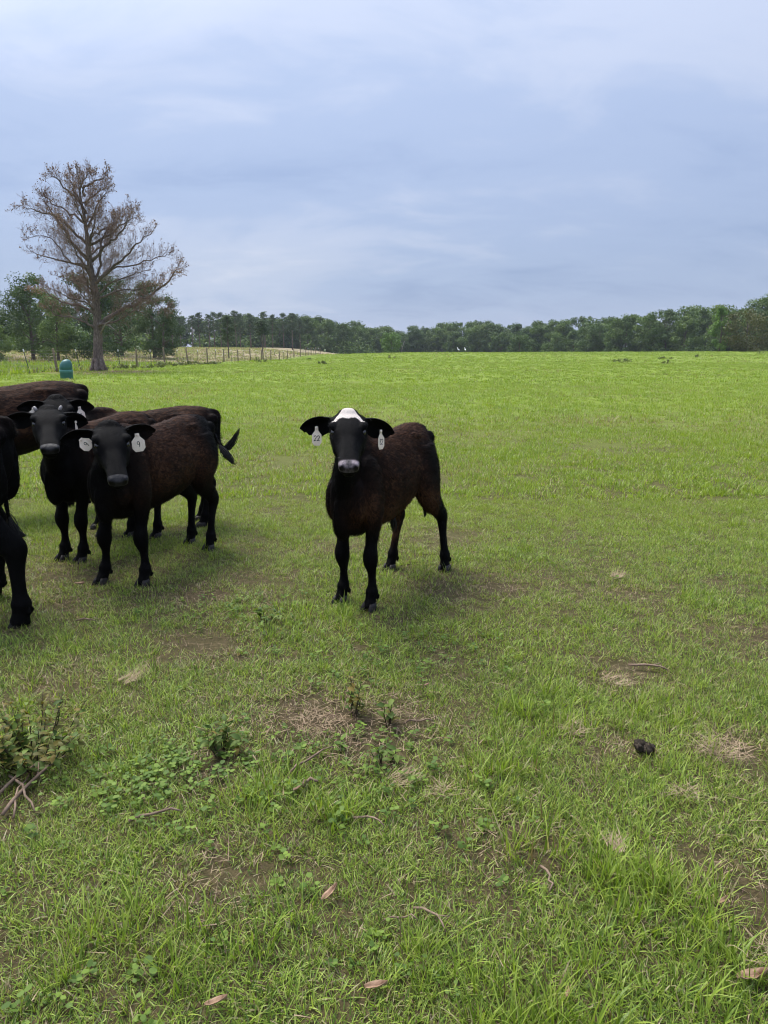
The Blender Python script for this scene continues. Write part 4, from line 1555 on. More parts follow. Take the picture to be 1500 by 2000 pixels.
    for it in range(int(10 * .0075 / voxel)):
        acc = np.zeros_like(co)
        for k in range(3):
            acc[:, k] = np.bincount(ed[:, 0], weights=co[ed[:, 1], k], minlength=nv) + np.bincount(ed[:, 1], weights=co[ed[:, 0], k], minlength=nv)
        co += (acc / deg - co) * .5 * amt * (1 if it % 2 == 0 else .9)
    # loose hide, ribs and muscle relief
    rib = ss(-.22, -.12, co[:, 0] / lx) * (1 - ss(.16, .24, co[:, 0] / lx)) * ss(.52, .6, co[:, 2] / H) * (1 - ss(.86, .93, co[:, 2] / H))
    nx = co[:, 1] / (np.abs(co[:, 1]) + .05)
    co[:, 1] += nx * rib * .0016 * np.sin(co[:, 0] / lx * 62 + co[:, 2] * 9)
    flank = np.exp(-(((co[:, 0] / lx + .20) / .07) ** 2 + ((co[:, 2] / H - .86) / .09) ** 2))
    co[:, 1] -= nx * flank * .022 * wy
    hc = ((co - np.array(ho)) @ HXm.T) / hs
    # nostrils and mouth
    hole = np.zeros(nv)
    for s in (1, -1):
        d = np.sqrt(((hc[:, 0] - .418) / .020) ** 2 + ((hc[:, 1] - s * (.031 - .25 * (hc[:, 2] + .012))) / .0125) ** 2 + ((hc[:, 2] + .010) / .015) ** 2)
        k = np.exp(-d ** 2)
        co -= (np.array(hx) * .6 + np.array(hl) * s * -.5)[None, :] * (k * .016 * hs)[:, None]
        hole = np.maximum(hole, np.clip(2.2 * np.exp(-(d / 1.15) ** 2) - .35, 0, 1))
        # eye hollow
        d = ((hc[:, 0] - .135) / .030) ** 2 + ((hc[:, 1] - s * .092) / .03) ** 2 + ((hc[:, 2] - .022) / .020) ** 2
        co -= np.array(hl)[None, :] * s * (np.exp(-d) * .020 * hs)[:, None]
        # hollow in front of the cheek, ridge of the nose
        d = ((hc[:, 0] - .24) / .06) ** 2 + ((hc[:, 1] - s * .062) / .022) ** 2 + ((hc[:, 2] - .022) / .03) ** 2
        co -= (np.array(hl) * s * .6 + np.array(hz) * .6)[None, :] * (np.exp(-d) * .012 * hs)[:, None]
    mouth = np.exp(-((hc[:, 2] + .046 + .25 * np.abs(hc[:, 1])) / .006) ** 2) * ss(.31, .37, hc[:, 0])
    co -= np.array(hx)[None, :] * (mouth * .005 * hs)[:, None]
    hole = np.maximum(hole, np.clip(mouth * .7, 0, 1))
    me.vertices.foreach_set('co', co.astype(np.float32).ravel())
    # colour masks
    coat = coatfn(co[:, 0] / lx, co[:, 1] / wy, co[:, 2] / H)
    headish = ss(.16, .05, np.linalg.norm(co - np.array(hp(.12, 0, -.03)), axis=1) / hs - .10)
    coat = coat * (1 - headish)
    pad = ss(.372, .392, hc[:, 0] - .12 * np.abs(hc[:, 1])) * ss(-.036, -.026, hc[:, 2]) * (np.abs(hc[:, 1]) < .09) * (hc[:, 0] < .5)
    wmask = np.zeros(nv)
    if white:
        ay = np.abs(hc[:, 1]) / .101
        upd = -.060 + .168 * ay ** 1.1
        lo_ = .066 + .056 * ay ** 2 + .010 * np.cos(hc[:, 1] * 75) * (ay < .7)
        sd_ = np.minimum(hc[:, 0] - upd, lo_ - hc[:, 0])
        wmask = np.clip(.5 + sd_ / .022, 0, 1) * (hc[:, 2] > -.03) * (np.abs(hc[:, 1]) < .088)
    pink_glint_m = pink * np.clip(pad, 0, 1) * (.22 + .78 * ss(-.008, .008, hc[:, 2]) * ss(.010, .022, np.abs(hc[:, 1]))) * (1 - ss(.004, .0012, np.abs(hc[:, 1] + .004 * np.sin(hc[:, 2] * 200))) * .8)  # faint tone over the whole pad, painted highlight along its upper rims
    for k_, a_ in (('coat', coat), ('white', wmask), ('pad', pad), ('pink', pink_glint_m), ('hole', hole)):
        at = me.attributes.new(k_, 'FLOAT', 'POINT')
        at.data.foreach_set('value', np.clip(a_, 0, 2).astype(np.float32))
    me.polygons.foreach_set('use_smooth', np.ones(len(me.polygons), bool))
    me.materials.clear()
    me.materials.append(COAT)
    me.name = 'body'
    obj('body', me, root)
    # short coarse hair lying over the hide
    if fur:
        fr = np.random.default_rng(seed + 500)
        me.calc_loop_triangles()
        nf = len(me.polygons)
        cen = np.empty(nf * 3, np.float32)
        me.polygons.foreach_get('center', cen)
        cen = cen.reshape(-1, 3).astype(float)
        nrm_ = np.empty(nf * 3, np.float32)
        me.polygons.foreach_get('normal', nrm_)
        nrm_ = nrm_.reshape(-1, 3).astype(float)
        ls = np.empty(nf, np.int32)
        me.polygons.foreach_get('loop_start', ls)
        lv = np.empty(len(me.loops), np.int32)
        me.loops.foreach_get('vertex_index', lv)
        v0 = lv[ls]
        hcf = ((cen - np.array(ho)) @ HXm.T) / hs
        face = (hcf[:, 0] > .03) & (hcf[:, 0] < .5) & (np.abs(hcf[:, 1]) < .13) & (hcf[:, 2] > -.2)
        skip = (wmask[v0] > .25) | (pad[v0] > .1) | (face & (hcf[:, 0] > .36))
        skip |= (eardist[v0] < .10)
        cand = np.where(~skip)[0]
        pick = fr.choice(cand, fur)
        p = cen[pick] + fr.normal(0, .0025, (fur, 3))
        n_ = nrm_[pick]
        flow = np.tile(np.array([-.75, 0, -.62]), (fur, 1))
        lowz = ss(.62, .45, p[:, 2] / H)[:, None]
        flow = flow * (1 - lowz) + np.array([-.12, 0, -1.0]) * lowz
        nk = ss(.34, .5, p[:, 0] / lx)[:, None]
        flow = flow * (1 - nk) + np.array([-.35, 0, -.9]) * nk
        fc = face[pick]
        flow[fc] = np.array(hx) * -.4 - np.array(hz) * .3 + np.array(hl)[None, :] * np.sign(hcf[pick][fc][:, 1:2]) * .8
        wob = np.stack((np.sin(p[:, 2] * 23 + p[:, 0] * 9), np.zeros(fur), np.sin(p[:, 0] * 19)), 1)
        flow = flow + wob * .28 * curl + fr.normal(0, .20 * curl, (fur, 3))
        flow -= n_ * (flow * n_).sum(1)[:, None]
        flow /= np.linalg.norm(flow, axis=1)[:, None] + 1e-9
        side = np.cross(flow, n_)
        ln_ = fr.uniform(.016, .042, fur)[:, None] * np.where(p[:, 2:3] < .42 * H, .55, 1.0) * np.where(fc, .42, 1.0)[:, None]
        wd_ = fr.uniform(.0016, .0032, fur)[:, None]
        lift = fr.uniform(.05, .28, fur)[:, None]
        a0 = p - n_ * .001
        mid = a0 + flow * ln_ * .55 + n_ * ln_ * lift * .55
        tip = a0 + flow * ln_ + n_ * ln_ * lift * .75
        V = np.stack((a0 - side * wd_ * .5, a0 + side * wd_ * .5, mid + side * wd_ * .4, tip, mid - side * wd_ * .4), 1).reshape(-1, 3)
        b0 = np.arange(fur, dtype=np.int32) * 5
        F = np.stack((b0, b0 + 1, b0 + 2, b0 + 3, b0 + 4), 1)
        fm = mesh_np('fur', V, F, False, FUR, {'coat': np.repeat(np.clip(coat[v0[pick]], 0, 1.3), 5), 'tint': np.repeat(fr.random(fur), 5)})
        fo = obj('fur', fm, root)
        fo['kind'] = 'stuff'
    # eyes
    for s in (1, -1):
        V, F = ellipsoid(hp(.135, s * .0790, .022), (.022 * hs, .0150 * hs, .0165 * hs), Matrix((hx, hl, hz)).transposed(), 14, 10)
        obj('eye', mesh_np('eye', [tuple(v) for v in V], F, True, EYE), root)
    # hooves, two claws each
    for i, h in enumerate(hoofs):
        mb = MB()
        for q in (1, -1):
            sec = []
            for z, g, fwd in ((-.004, 1.0, .006), (.018, .95, .003), (.038, .84, -.003), (.054, .66, -.010)):
                ring = []
                for j in range(12):
                    a = 2 * PI * j / 12
                    cx_, sy2 = math.cos(a), math.sin(a)
                    x = cx_ * (.052 if cx_ > 0 else .040) * g
                    y = sy2 * .023 * g * (1 - .30 * max(0, cx_) ** 2)
                    ring.append((h.x + fwd + x, h.y + q * (.0245 + .004 * max(0, cx_)) * g ** .5 + y, z))
                sec.append(ring)
            V = [p for r_ in sec for p in r_]
            F = []
            for k in range(3):
                for j in range(12):
                    a0, b0 = k * 12 + j, k * 12 + (j + 1) % 12
                    F.append((a0, b0, b0 + 12, a0 + 12))
            F.append(tuple(range(11, -1, -1)))
            F.append(tuple(range(36, 48)))
            mb.add([tuple(Vector(v) * 1) for v in V], F)
        obj('hoof', mb.mesh('hoof', HOOF), root)
    # tail switch
    mb = MB()
    strands(mb, [tuple(loc(p)) for p in switch], 150, .0115, .2, .0032, rng)
    obj('tail_switch', mb.mesh('tail_switch', HAIR), root)
    if sheath:
        mb = MB()
        strands(mb, [(-.10 * lx, 0, .45 * H), (-.11 * lx, 0, .40 * H), (-.11 * lx, .005, .33 * H)], 60, .010, .1, .003, rng)
        obj('belly_hair', mb.mesh('belly_hair', HAIR), root)
    if horns:
        for s in (1, -1):
            mb = MB()
            mb.tube([hp(.004, s * .066, .045), hp(-.010, s * .076, .062), hp(-.014, s * .080, .069)], [.012 * hs, .010 * hs, .004 * hs], 9)
            obj('horn_bud', mb.mesh('horn_bud', HORN), root)
    # ear tags
    for s, f, size, txt, ink, spin, tilt, dz in tags:
        b, e, w, nr, EL = eframes[0 if s > 0 else 1]
        a = b + e * (EL * f) - w * (.018 * hs) + nr * (.016 * hs)
        up = Vector((0, 0, 1))
        tn = (Matrix.Rotation(R(spin), 3, 'Z') @ hf)
        tn = (tn - up * tn.dot(up)).normalized()
        tx = up.cross(tn).normalized()
        q = Matrix.Rotation(R(tilt), 3, tn)
        tx, up = q @ tx, q @ up
        wdt, hgt, nk = size
        out = [(-.16, 0), (.16, 0), (.18, -.55 * nk / hgt), (.5, -(.55 * nk + .35 * hgt) / hgt), (.5, -(nk + .72 * hgt) / hgt), (.28, -(nk + hgt) / hgt),
               (-.28, -(nk + hgt) / hgt), (-.5, -(nk + .72 * hgt) / hgt), (-.5, -(.55 * nk + .35 * hgt) / hgt), (-.18, -.55 * nk / hgt)]
        n = len(out)
        V = []
        for th in (.0012, -.0012):
            for x, y in out:
                V.append(a + tx * (x * wdt) + up * (y * hgt + .008) + tn * (th + .010 * abs(x)))
        F = [tuple(range(n)), tuple(range(2 * n - 1, n - 1, -1))] + [(i, i + n, (i + 1) % n + n, (i + 1) % n) for i in range(n)]
        to = obj('ear_tag', mesh_np('ear_tag', [tuple(v) for v in V], F, False, TAG), root)
        V, F = ellipsoid(a + tn * .004, (.009, .006, .009), None, 10, 6)
        obj('button', mesh_np('button', [tuple(v) for v in V], F, True, TAG), to)
        if txt:
            gv, gf = stroke_mesh(txt, hgt * .44,   .0034 * hgt / .065)
            cpt = a + up * (-(nk * .75 + hgt * .52) + .008) + tn * .0042
            V = [cpt + tx * (p[0] * dz) + up * p[1] + tn * (.010 * abs(p[0] / wdt)) for p in gv]
            obj('number', mesh_np('number', [tuple(v) for v in V], gf, False, INK if ink else FAINT), to)
    return root


def coat_dim(k, top=1.0):
    def f(x, y, z):
        flank = ss(-.52, -.28, x) * (1 - ss(.10, .50, x)) * ss(.42, .72, z)
        rump = ss(-.34, -.44, x) * ss(.86, .95, z) * .5
        back = ss(.86, .97, z) * ss(-.52, -.42, x) * (1 - ss(.25, .4, x)) * .35 * top
        return k * np.clip(flank + rump + back, 0, 1.3)
    return f


def coat_a(x, y, z):
    flank = ss(-.55, -.30, x) * (1 - ss(.12, .58, x)) * ss(.40, .70, z) * .9
    back = ss(.84, .96, z) * ss(-.52, -.44, x) * (1 - ss(.22, .34, x)) * .6
    legs = ss(.66, .50, z) * ss(.12, .28, z) * 1.25 * ss(.06, .10, np.abs(y))
    legs = legs * np.where(x < 0, ss(-.44, -.36, x) * 1.1, ss(.36, .31, x) * .9)
    chest = np.exp(-(((x - .45) / .10) ** 2 + ((z - .56) / .09) ** 2)) * .95
    black = np.exp(-(((x + .33) / .08) ** 2 + ((z - .76) / .13) ** 2)) * .75
    return np.clip(flank + back + legs + chest + np.exp(-(((x - .42) / .09) ** 2 + ((z - .66) / .10) ** 2)) * .7 - black, 0, 1.3)


def coat_b(x, y, z):
    flank = ss(-.48, -.32, x) * (1 - ss(.16, .56, x)) * ss(.40, .66, z) * 1.1
    hip = np.exp(-(((x + .40) / .10) ** 2 + ((z - .84) / .13) ** 2)) * 1.2
    thigh = ss(-.36, -.46, x) * ss(.45, .55, z) * (1 - ss(.74, .80, z)) * .55
    chest = np.exp(-(((x - .45) / .09) ** 2 + ((z - .58) / .08) ** 2)) * .4
    return np.clip(flank + thigh + chest - hip, 0, 1.3)


def toward(o, add=0.0):
    return math.atan2(-o[1], -o[0]) + R(add)


# the white-faced calf, alone in the middle
oA = (-.187, 3.73, 1.130)
calf('calf', 'dark brown calf with a white forehead patch and ear tag 22 standing alone', (.005, 4.36), math.atan2(-.70, -.37), 1.03, 1.0, .76,
     [(-.085, 3.94), (-.262, 4.06), (.42, 4.69), (.04, 4.71)], dict(o=oA, yaw=toward(oA, 0), pitch=26), [(.345, 4.93, .80), (.35, 4.93, .62), (.315, 4.90, .52)],
     [(.325, 4.905, .56), (.305, 4.89, .46), (.285, 4.88, .34)], coat_a, 1, .0065, True, 1.0, ((16, 14), (6, 14)),
     ((1, .56, (.041, .062, .042), 'B2', True, 38, 0, .7), (-1, .50, (.050, .060, .040), '22', True, 0, 0, 1.0)), sheath=True, fur=34000, curl=.55, hs=.96)

# calf with tag 9, front of the group
oB = (-1.612, 4.17, 1.022)
calf('calf', 'black calf with woolly brown flanks and ear tags numbered 9 fronting the group', (-1.56, 4.85), math.atan2(-.89, -.27), 1.03, 1.12, .86,
     [(-1.555, 4.37), (-1.84, 4.41), (-1.33, 5.2), (-1.52, 5.38)], dict(o=oB, yaw=toward(oB, 4), pitch=32), [(-1.31, 5.50, .84), (-1.255, 5.45, .76)],
     [(-1.27, 5.46, .775), (-1.22, 5.43, .72), (-1.145, 5.4, .63)], coat_b, 2, .0070, False, 0, ((-4, 18), (6, 16)),
     ((1, .36, (.076, .076, .034), '9', True, 6, 4, 1.0), (-1, .40, (.072, .070, .012), '9', True, 0, 42, 1.0)), hs=1.02, fur=32000, curl=1.3)

# calf behind it with tiny horn buds
oC = (-2.135, 4.55, 1.08)
calf('calf', 'black calf with two pale horn buds beside the calf tagged 9', (-2.09, 5.24), math.atan2(-.64, -.26), 1.03, .90, .82,
     [(-2.17, 4.88), (-2.325, 4.94), (-1.84, 5.56), (-2.07, 5.60)], dict(o=oC, yaw=toward(oC, -2), pitch=22), [(-1.93, 5.78, .80), (-1.93, 5.78, .6)],
     [(-1.93, 5.78, .62), (-1.93, 5.78, .5), (-1.93, 5.77, .36)], coat_dim(1.0), 3, .0072, False, 0, ((14, 34), (4, 16)),
     ((1, .48, (.05, .068, .034), '', True, 76, 0, 1.0),), horns=True)

# third calf, only its head top, back and tail show
oD = (-2.435, 5.33, 1.10)
calf('calf', 'black calf with head top showing above the horned calf and tail curling up', (-2.00, 5.93), math.atan2(-.333, -.943), 1.03, 1.05, .86,
     [(-2.30, 5.62), (-2.44, 5.86), (-1.56, 5.92), (-1.64, 6.16)], dict(o=oD, yaw=toward(oD, 5), pitch=36), [(-1.42, 6.10, .80), (-1.40, 6.06, .71), (-1.355, 6.05, .665)],
     [(-1.37, 6.05, .675), (-1.33, 6.05, .668), (-1.285, 6.05, .735), (-1.225, 6.05, .845)], coat_dim(.9), 4, .0078, False, 0, ((6, 12), (2, 12)),
     ((1, .40, (.060, .074, .040), '7', False, 10, 6, 1.0), (-1, .42, (.056, .048, .034), '0', False, 10, -10, 1.0)), horns=False)

# larger animal across the back
oE = (-4.05, 5.65, 1.08)
calf('cow', 'larger black brown animal standing side on behind the calves', (-3.36, 6.36), math.atan2(-.55, -.83), 1.215, 1.0, 1.0,
     [(-3.63, 5.95), (-3.85, 6.15), (-2.84, 6.52), (-3.05, 6.72)], dict(o=oE, yaw=math.atan2(-.5, -.8), pitch=40), [(-2.83, 6.74, .9), (-2.81, 6.74, .66)],
     [(-2.81, 6.74, .68), (-2.81, 6.74, .5), (-2.81, 6.74, .36)], coat_dim(.95), 5, .0085, False, 0, ((8, 20), (8, 20)), (), hs=1.12)

# hindquarters cut by the left edge
oF = (-3.45, 3.40, 1.05)
calf('calf', 'black calf of which only hind leg and tail show at the left edge', (-2.655, 3.79), math.atan2(-.20, -.98), 1.18, .92, .95,
     [(-3.05, 3.58), (-3.10, 3.82), (-2.01, 3.69), (-2.42, 4.16)], dict(o=oF, yaw=math.atan2(-.3, -.95), pitch=45), [(-2.125, 3.90, .84), (-2.11, 3.88, .66), (-2.105, 3.88, .54)],
     [(-2.105, 3.88, .60), (-2.095, 3.88, .54), (-2.075, 3.88, .49), (-2.02, 3.88, .475)], coat_dim(.55), 6, .0072, False, 0, ((8, 20), (8, 20)), (), legs=1.14)


# ------------------------------------------------------------------ foreground weeds, sticks, dead leaves
PLANT_G = foliage_mat('weed_leaf_green', [(0.0, (0.040, 0.070, 0.014)), (0.5, (0.085, 0.135, 0.022)), (1.0, (0.16, 0.21, 0.035))], .3)
PLANT_R = foliage_mat('weed_leaf_bronze', [(0.0, (0.060, 0.062, 0.014)), (0.5, (0.12, 0.115, 0.022)), (1.0, (0.22, 0.15, 0.030))], .3)
STEM = simple_mat('weed_stem', (0.030, 0.022, 0.015), (0.085, 0.058, 0.036), 30, 0.85)
STRAW = simple_mat('dry_straw', (0.17, 0.115, 0.066), (0.42, 0.315, 0.20), 30, 0.85, 0.2)
STICK = simple_mat('weathered_stick', (0.085, 0.055, 0.038), (0.26, 0.185, 0.13), 22, 0.9, 0.15, (1, 1, 1), .002)


def leaf_mesh(seed, ln, wd, mat):
    rng = random.Random(seed)
    V, F = [], []
    n = 4
    for i in range(n + 1):
        t = i / n
        w = wd * .5 * math.sin(PI * min(1, t * .93 + .05)) ** .8
        z = .22 * ln * t - .42 * ln * t * t
        x = ln * t
        for s, d in ((-1, .18), (0, 0), (1, .18)):
            V.append((x, s * w + rng.gauss(0, .0006), z + d * w + .001))
    for i in range(n):
        for j in range(2):
            a = i * 3 + j
            F.append((a, a + 1, a + 4, a + 3))
    return mesh_np('leaf', V, F, True, mat, {'tint': [rng.random() * .5 + .25] * len(V)})


LEAVES_G = [leaf_mesh(i, .040, .021, PLANT_G) for i in range(3)]
LEAVES_R = [leaf_mesh(10 + i, .036, .017, PLANT_R) for i in range(3)]


def weed_plant(x, y, h, spread, nstem, per, red, label, seed):
    rng = random.Random(seed)
    r = empty('weed_plant', (x, y, tz(x, y)))
    tag(r, label, 'weed')
    st = MB()
    for k in range(nstem):
        a = rng.uniform(0, 6.28)
        rr = spread * math.sqrt(rng.random())
        b = Vector((math.cos(a) * rr * .35, math.sin(a) * rr * .35, -.01))
        tp = Vector((math.cos(a) * rr, math.sin(a) * rr, h * rng.uniform(.6, 1.05)))
        m = b.lerp(tp, .5) + Vector((rng.gauss(0, .012), rng.gauss(0, .012), .01))
        st.tube([b, m, tp], [.0028, .0019, .0006], 5)
        for q in range(per):
            f = .22 + .78 * (q + rng.random()) / per
            p = (b.lerp(m, f * 2) if f < .5 else m.lerp(tp, f * 2 - 1))
            az = q * 2.4 + rng.gauss(0, .4)
            me = rng.choice(LEAVES_R if rng.random() < red * (.4 + .9 * f) else LEAVES_G)
            o = obj('leaf', me, r, None, p, (rng.gauss(0, .35), rng.uniform(-.9, .25), az))
            s = rng.uniform(.65, 1.25) * (1.15 - .30 * f)
            o.scale = (s, s, s)
    obj('stems', st.mesh('stems', STEM), r)


weed_plant(-1.30, 2.36, .19, .25, 34, 15, .60, 'bushy bronze tinted weed at the left edge above a heap of dry stalks', 1)
weed_plant(-0.62, 2.42, .12, .09, 9, 10, .35, 'low dark leafy weed between the left edge weed and the bare brown patch', 2)
weed_plant(-0.13, 2.68, .19, .08, 5, 10, .7, 'upright bronze leaved weed with dark stems standing in the bare brown patch', 3)
weed_plant(0.02, 2.62, .14, .06, 4, 8, .5, 'smaller weed with dark stems at the right side of the bare brown patch', 4)
weed_plant(0.0, 2.36, .09, .06, 4, 5, 0, 'small fresh green seedling cluster just below the bare brown patch', 5)
weed_plant(-0.66, 3.72, .10, .10, 6, 6, 0, 'small bright green weed on the grass left of the lone calf', 6)


def stick(p, q, r, label, bend=.02, fork=None, seed=0):
    rng = random.Random(seed)
    a = Vector((p[0], p[1], tz(*p) + r * 1.4 + .010))
    b = Vector((q[0], q[1], tz(*q) + r * 1.4 + .018))
    root = a.copy()
    d = (b - a)
    nv = Vector((-d.y, d.x, 0)).normalized()
    pts = [Vector((0, 0, 0))]
    for i in range(1, 5):
        f = i / 5
        pts.append(d * f + nv * bend * math.sin(f * 3.1) + Vector((0, 0, rng.uniform(0, .012))) + nv * rng.gauss(0, .004))
    pts.append(d)
    mb = MB()
    mb.tube(pts, [r, r * .95, r * .9, r * .8, r * .7, r * .5], 7)
    if fork:
        mb.tube([pts[3], pts[3] + (d * .22 + nv * fork)], [r * .6, r * .25], 5)
    o = obj('stick', mb.mesh('stick', STICK))
    o.location = root
    tag(o, label, 'stick', 'sticks on the grass')


for i, (p, q, r, lb, f) in enumerate([
    ((-.34, 2.26), (-.19, 2.43), .0048, 'straight brown stick lying diagonally just below the bare brown patch', None),
    ((-.82, 2.0), (-.66, 2.04), .0055, 'bent pale stick below the low dark leafy weed', .03),
    ((-.28, 2.18), (-.23, 2.2), .0070, 'short thick broken stick below the straight brown stick', None),
    ((1.17, 3.15), (1.33, 3.08), .0065, 'thin grey brown stick on the grass well right of the lone calf', .04),
    ((.46, 1.80), (.46, 1.69), .0042, 'pale straw coloured stick lying upright in the photo at lower right of centre', None),
    ((.08, 1.64), (.16, 1.55), .0038, 'crooked pale stick near the bottom right of centre', .02),
    ((.08, 2.61), (.20, 2.62), .0045, 'pale horizontal stick right of the bare brown patch', None),
    ((-1.24, 2.03), (-1.18, 2.36), .0070, 'longest dry stalk of the heap under the left edge weed', .05),
    ((-1.31, 2.14), (-1.22, 2.34), .0062, 'middle dry stalk of the heap under the left edge weed', None),
    ((-1.33, 2.25), (-1.14, 2.04), .0050, 'dry stalk lying crosswise over the heap under the left edge weed', None),
    ((-1.20, 2.02), (-1.26, 2.26), .0040, 'thin dry stalk at the near end of the heap under the left edge weed', None),
    ((-.10, 2.02), (.00, 1.97), .0040, 'thin dark twig left of the dry grass wisp below the bare patch', None),
    ((.0, 1.60), (.09, 1.59), .0030, 'dark thin twig left of the crooked pale stick', None),
    ((-1.72, 3.72), (-1.60, 3.70), .0050, 'pale twig on the trampled ground right of the left edge hoof', None),
]):
    stick(p, q, r, lb, .012 + .004 * (i % 3), f, i)


def dead_leaf(x, y, ln, rz, label, seed):
    rng = random.Random(seed)
    V, F = [], []
    n, m = 7, 5
    for i in range(n):
        t = i / (n - 1)
        w = ln * .19 * math.sin(PI * (t * .86 + .10)) ** .8
        for j in range(m):
            s = -1 + 2 * j / (m - 1)
            V.append((ln * (t - .5), s * w * (1 - .35 * t), .012 + ln * .16 * s * s * (.5 + t) + ln * .18 * (t - .4) ** 2 + rng.gauss(0, .0012)))
    for i in range(n - 1):
        for j in range(m - 1):
            a = i * m + j
            F.append((a, a + 1, a + m + 1, a + m))
    me = mesh_np('dead_leaf', V, F, True, DEADLEAF)
    o = obj('dead_leaf', me, None, None, (x, y, tz(x, y) + .012), (rng.gauss(0, .15), rng.gauss(0, .15), rz))
    sm = o.modifiers.new('thickness', 'SOLIDIFY')
    sm.thickness = .0008
    tag(o, label, 'dead leaf', 'dead leaves on the grass')


DEADLEAF = simple_mat('dead_leaf_brown', (0.16, 0.092, 0.052), (0.40, 0.26, 0.165), 45, 0.75, 0.25, (1, 4, 1))
for i, a in enumerate([
    (-.15, 1.68, .062, .9, 'curled tan dead leaf alone on the grass at lower centre'),
    (-.39, 1.345, .052, .4, 'broken tan dead leaf at the bottom edge left of the centre'),
    (.88, 1.41, .085, .25, 'long tan dead leaf near the lower right corner'),
    (-.02, 1.39, .055, .2, 'flat tan dead leaf at the bottom edge in the centre'),
    (.43, 1.37, .034, 1.2, 'small crumpled pinkish brown leaf at the bottom edge right of the centre'),
    (.19, 2.93, .030, .6, 'small curled brown leaf below the hooves of the lone calf'),
    (.93, 1.66, .036, .3, 'small tan dead leaf by the tall grass on the lower right'),
    (-.30, 2.16, .032, .5, 'small tan leaf beside the short thick broken stick'),
    (-1.95, 4.33, .06, .2, 'pale leaf on the ground between the left edge leg and the calves'),
]):
    dead_leaf(*a, seed=i)


def straw_clump(x, y, n, rad, ln, label, seed, dirz=None):
    rng = random.Random(seed)
    mb = MB()
    for i in range(int(n * 1.3)):
        a = rng.uniform(0, 6.28)
        az = a + rng.gauss(0, 1.4) if dirz is None else dirz + rng.gauss(0, .35)
        r = rad * math.sqrt(rng.random()) * .6
        blade(mb, rng, (r * math.cos(a), r * math.sin(a), .004), ln * rng.uniform(.35, 1.0), rng.uniform(.0012, .0026), rng.uniform(1.05, 1.55), az, rng.uniform(-.3, .5), rng.random(), 3)
    o = obj('dry_grass_clump', mb.mesh('dry_grass_clump', STRAW), None, None, (x, y, tz(x, y) + .014))
    tag(o, label, 'dry grass', 'clumps of dry grass')


for i, a in enumerate([
    (1.28, 2.42, 130, .14, .11, 'large matted clump of pale dry grass at the right edge', None),
    (-1.18, 2.99, 40, .07, .13, 'slanting wisp of dry grass on the left, above the low dark weed', .9),
    (1.53, 4.50, 40, .07, .13, 'upright wisp of dry grass far right of the lone calf', .7),
    (.76, 2.57, 46, .08, .09, 'small dry grass tangle left of the dark dung lump', None),
    (.71, 1.88, 40, .05, .08, 'short dry grass tuft in the taller grass at lower right', 1.6),
    (.05, 2.22, 50, .08, .10, 'pinkish dry grass wisp below the right side of the bare patch', .5),
    (1.04, 2.15, 36, .07, .09, 'thin dry grass tangle below the large matted clump', None),
    (.21, 2.16, 34, .06, .08, 'small dry grass wisp beside the pinkish one', None),
    (1.05, 2.98, 50, .10, .10, 'dry grass streak on the right above the dung lump', .1),
    (.98, 1.47, 46, .09, .10, 'dry grass tangle near the lower right corner above the long leaf', None),
    (-.28, 2.62, 90, .15, .09, 'reddish dry grass mat in the middle of the bare brown patch', None),
]):
    straw_clump(*a[:6], i, a[6])

# dung lump
dm = MB()
dr = random.Random(5)
for k in range(7):
    V, F = ellipsoid((dr.gauss(0, .018), dr.gauss(0, .014), .018 + .010 * dr.random()), (.021, .018, .013), Euler((dr.random(), dr.random(), dr.random())).to_matrix(), 12, 8)
    dm.add([tuple(v + Vector((dr.gauss(0, .0028), dr.gauss(0, .0028), dr.gauss(0, .0028)))) for v in V], F)
o = obj('dung_lump', dm.mesh('dung_lump', simple_mat('dung', (.014, .011, .008), (.05, .038, .026), 60, .9, .15, (1, 1, 1), .006)), None, None, (.985, 2.43, tz(.985, 2.43)))
tag(o, 'dark brown dung lump in the grass on the right', 'dung')


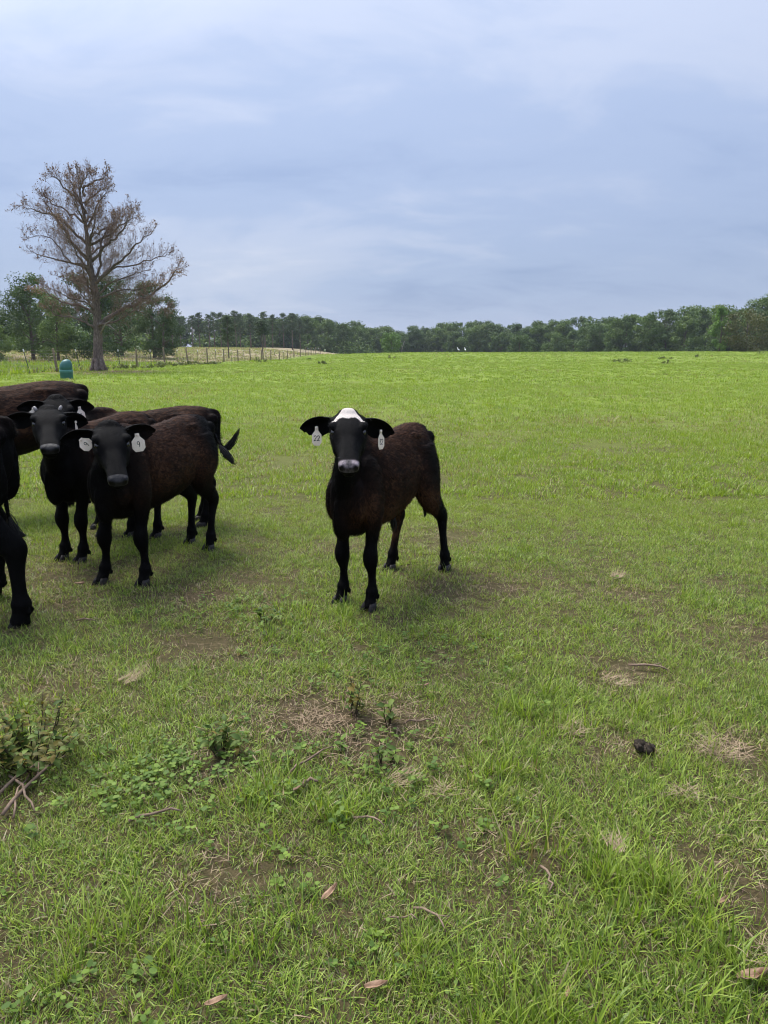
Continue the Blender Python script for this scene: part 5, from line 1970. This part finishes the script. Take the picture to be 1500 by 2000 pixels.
# broad leaved ground cover and loose litter
def ground_cover():
    rng = random.Random(15)
    ms = []
    for k in range(5):
        mb = MB()
        for i in range(rng.randint(4, 8)):
            a = rng.uniform(0, 6.28)
            r = rng.uniform(.006, .022)
            c = Vector((r * math.cos(a), r * math.sin(a), rng.uniform(.012, .035)))
            q = rng.uniform(.0045, .0095)
            tilt = Matrix.Rotation(rng.uniform(0, .7), 3, Vector((math.sin(a), -math.cos(a), 0)))
            V = [c + tilt @ Vector((math.cos(j * PI / 4) * q, math.sin(j * PI / 4) * q * .85, .15 * q * (j % 2))) for j in range(8)]
            mb.add(V, [tuple(range(8))], rng.uniform(.25, .95))
        ms.append(mb.mesh('cover_leaf', COVER))
    c = lib('ground_cover_leaf', ms)
    X, Y = [], []
    for x, y, n, rx, ry in ((-.64, 2.27, 70, .20, .12), (-1.04, 2.2, 40, .15, .10), (-.79, 2.34, 40, .14, .08), (-.02, 2.42, 40, .14, .10), (-.62, 3.86, 26, .12, .12), (-.95, 3.94, 30, .14, .12), (.13, 3.3, 40, .25, .15),
                            (-.64, 1.36, 16, .10, .05), (.05, 1.45, 12, .08, .06), (-.3, 2.35, 40, .2, .12), (-.8, 2.1, 40, .3, .12), (-.1, 3.3, 40, .3, .2), (.0, 2.12, 20, .12, .10), (-.2, 1.75, 8, .1, .1), (.4, 2.0, 10, .1, .1), (1.6, 5.0, 30, .4, .3)):
        n = int(n * .9)
        X.append(RNG.normal(x, rx * 1.15, n))
        Y.append(RNG.normal(y, ry * 1.2, n))
    X, Y = np.concatenate(X), np.concatenate(Y)
    n = len(X)
    scatter('ground_cover', c, np.stack((X, Y, terrain(X, Y)), 1), np.stack((RNG.normal(0, .1, n), RNG.normal(0, .1, n), RNG.uniform(0, 6.28, n)), 1),
            RNG.uniform(.7, 1.35, n), RNG.integers(0, 5, n), {}, 'small round leaved ground cover plants among the grass', 'ground cover')
    # litter
    ms = []
    for k in range(7):
        mb = MB()
        ln = rng.uniform(.02, .07)
        blade(mb, rng, (-ln / 2, 0, 0), ln, rng.uniform(.0010, .0026), 1.45, 0, rng.uniform(-.1, .25), rng.random(), 3)
        ms.append(mb.mesh('litter_straw', STRAW if k % 3 else DARKLITTER))
    c = lib('litter_straw', ms)
    x, y = band(.7, 7.0, 330, .5, .70)
    w = worn(x, y)
    nz = vnoise(x, y, 1.7, 3.1) * .6 + vnoise(x, y, 5.0, 9.1) * .5
    k = RNG.random(len(x)) < np.clip(.16 + w * .9 + np.clip(-nz, 0, 1) * .9, 0, 1)
    x, y = x[k], y[k]
    x2 = np.concatenate([RNG.normal(a, r * .6, int(520 * r)) for a, b, r in WORN if b < 6])
    y2 = np.concatenate([RNG.normal(b, r * .6, int(520 * r)) for a, b, r in WORN if b < 6])
    x = np.concatenate((x, x2, RNG.normal(-.2, .22, 700)))
    y = np.concatenate((y, y2, RNG.normal(2.66, .12, 700)))
    n = len(x)
    scatter('litter', c, np.stack((x, y, terrain(x, y) + RNG.uniform(.004, .030, n)), 1), np.stack((RNG.normal(0, .25, n), RNG.normal(0, .25, n), RNG.uniform(0, 6.28, n)), 1),
            RNG.uniform(.6, 1.4, n), RNG.integers(0, 7, n), {}, 'loose bits of dry straw and dead stems lying in the grass', 'litter')


COVER = foliage_mat('round_leaves', [(0.0, (0.045, 0.085, 0.016)), (0.5, (0.095, 0.16, 0.026)), (1.0, (0.19, 0.27, 0.04))], .35)
DARKLITTER = simple_mat('dark_litter', (0.040, 0.026, 0.018), (0.13, 0.085, 0.06), 40, .9, .1)
ground_cover()
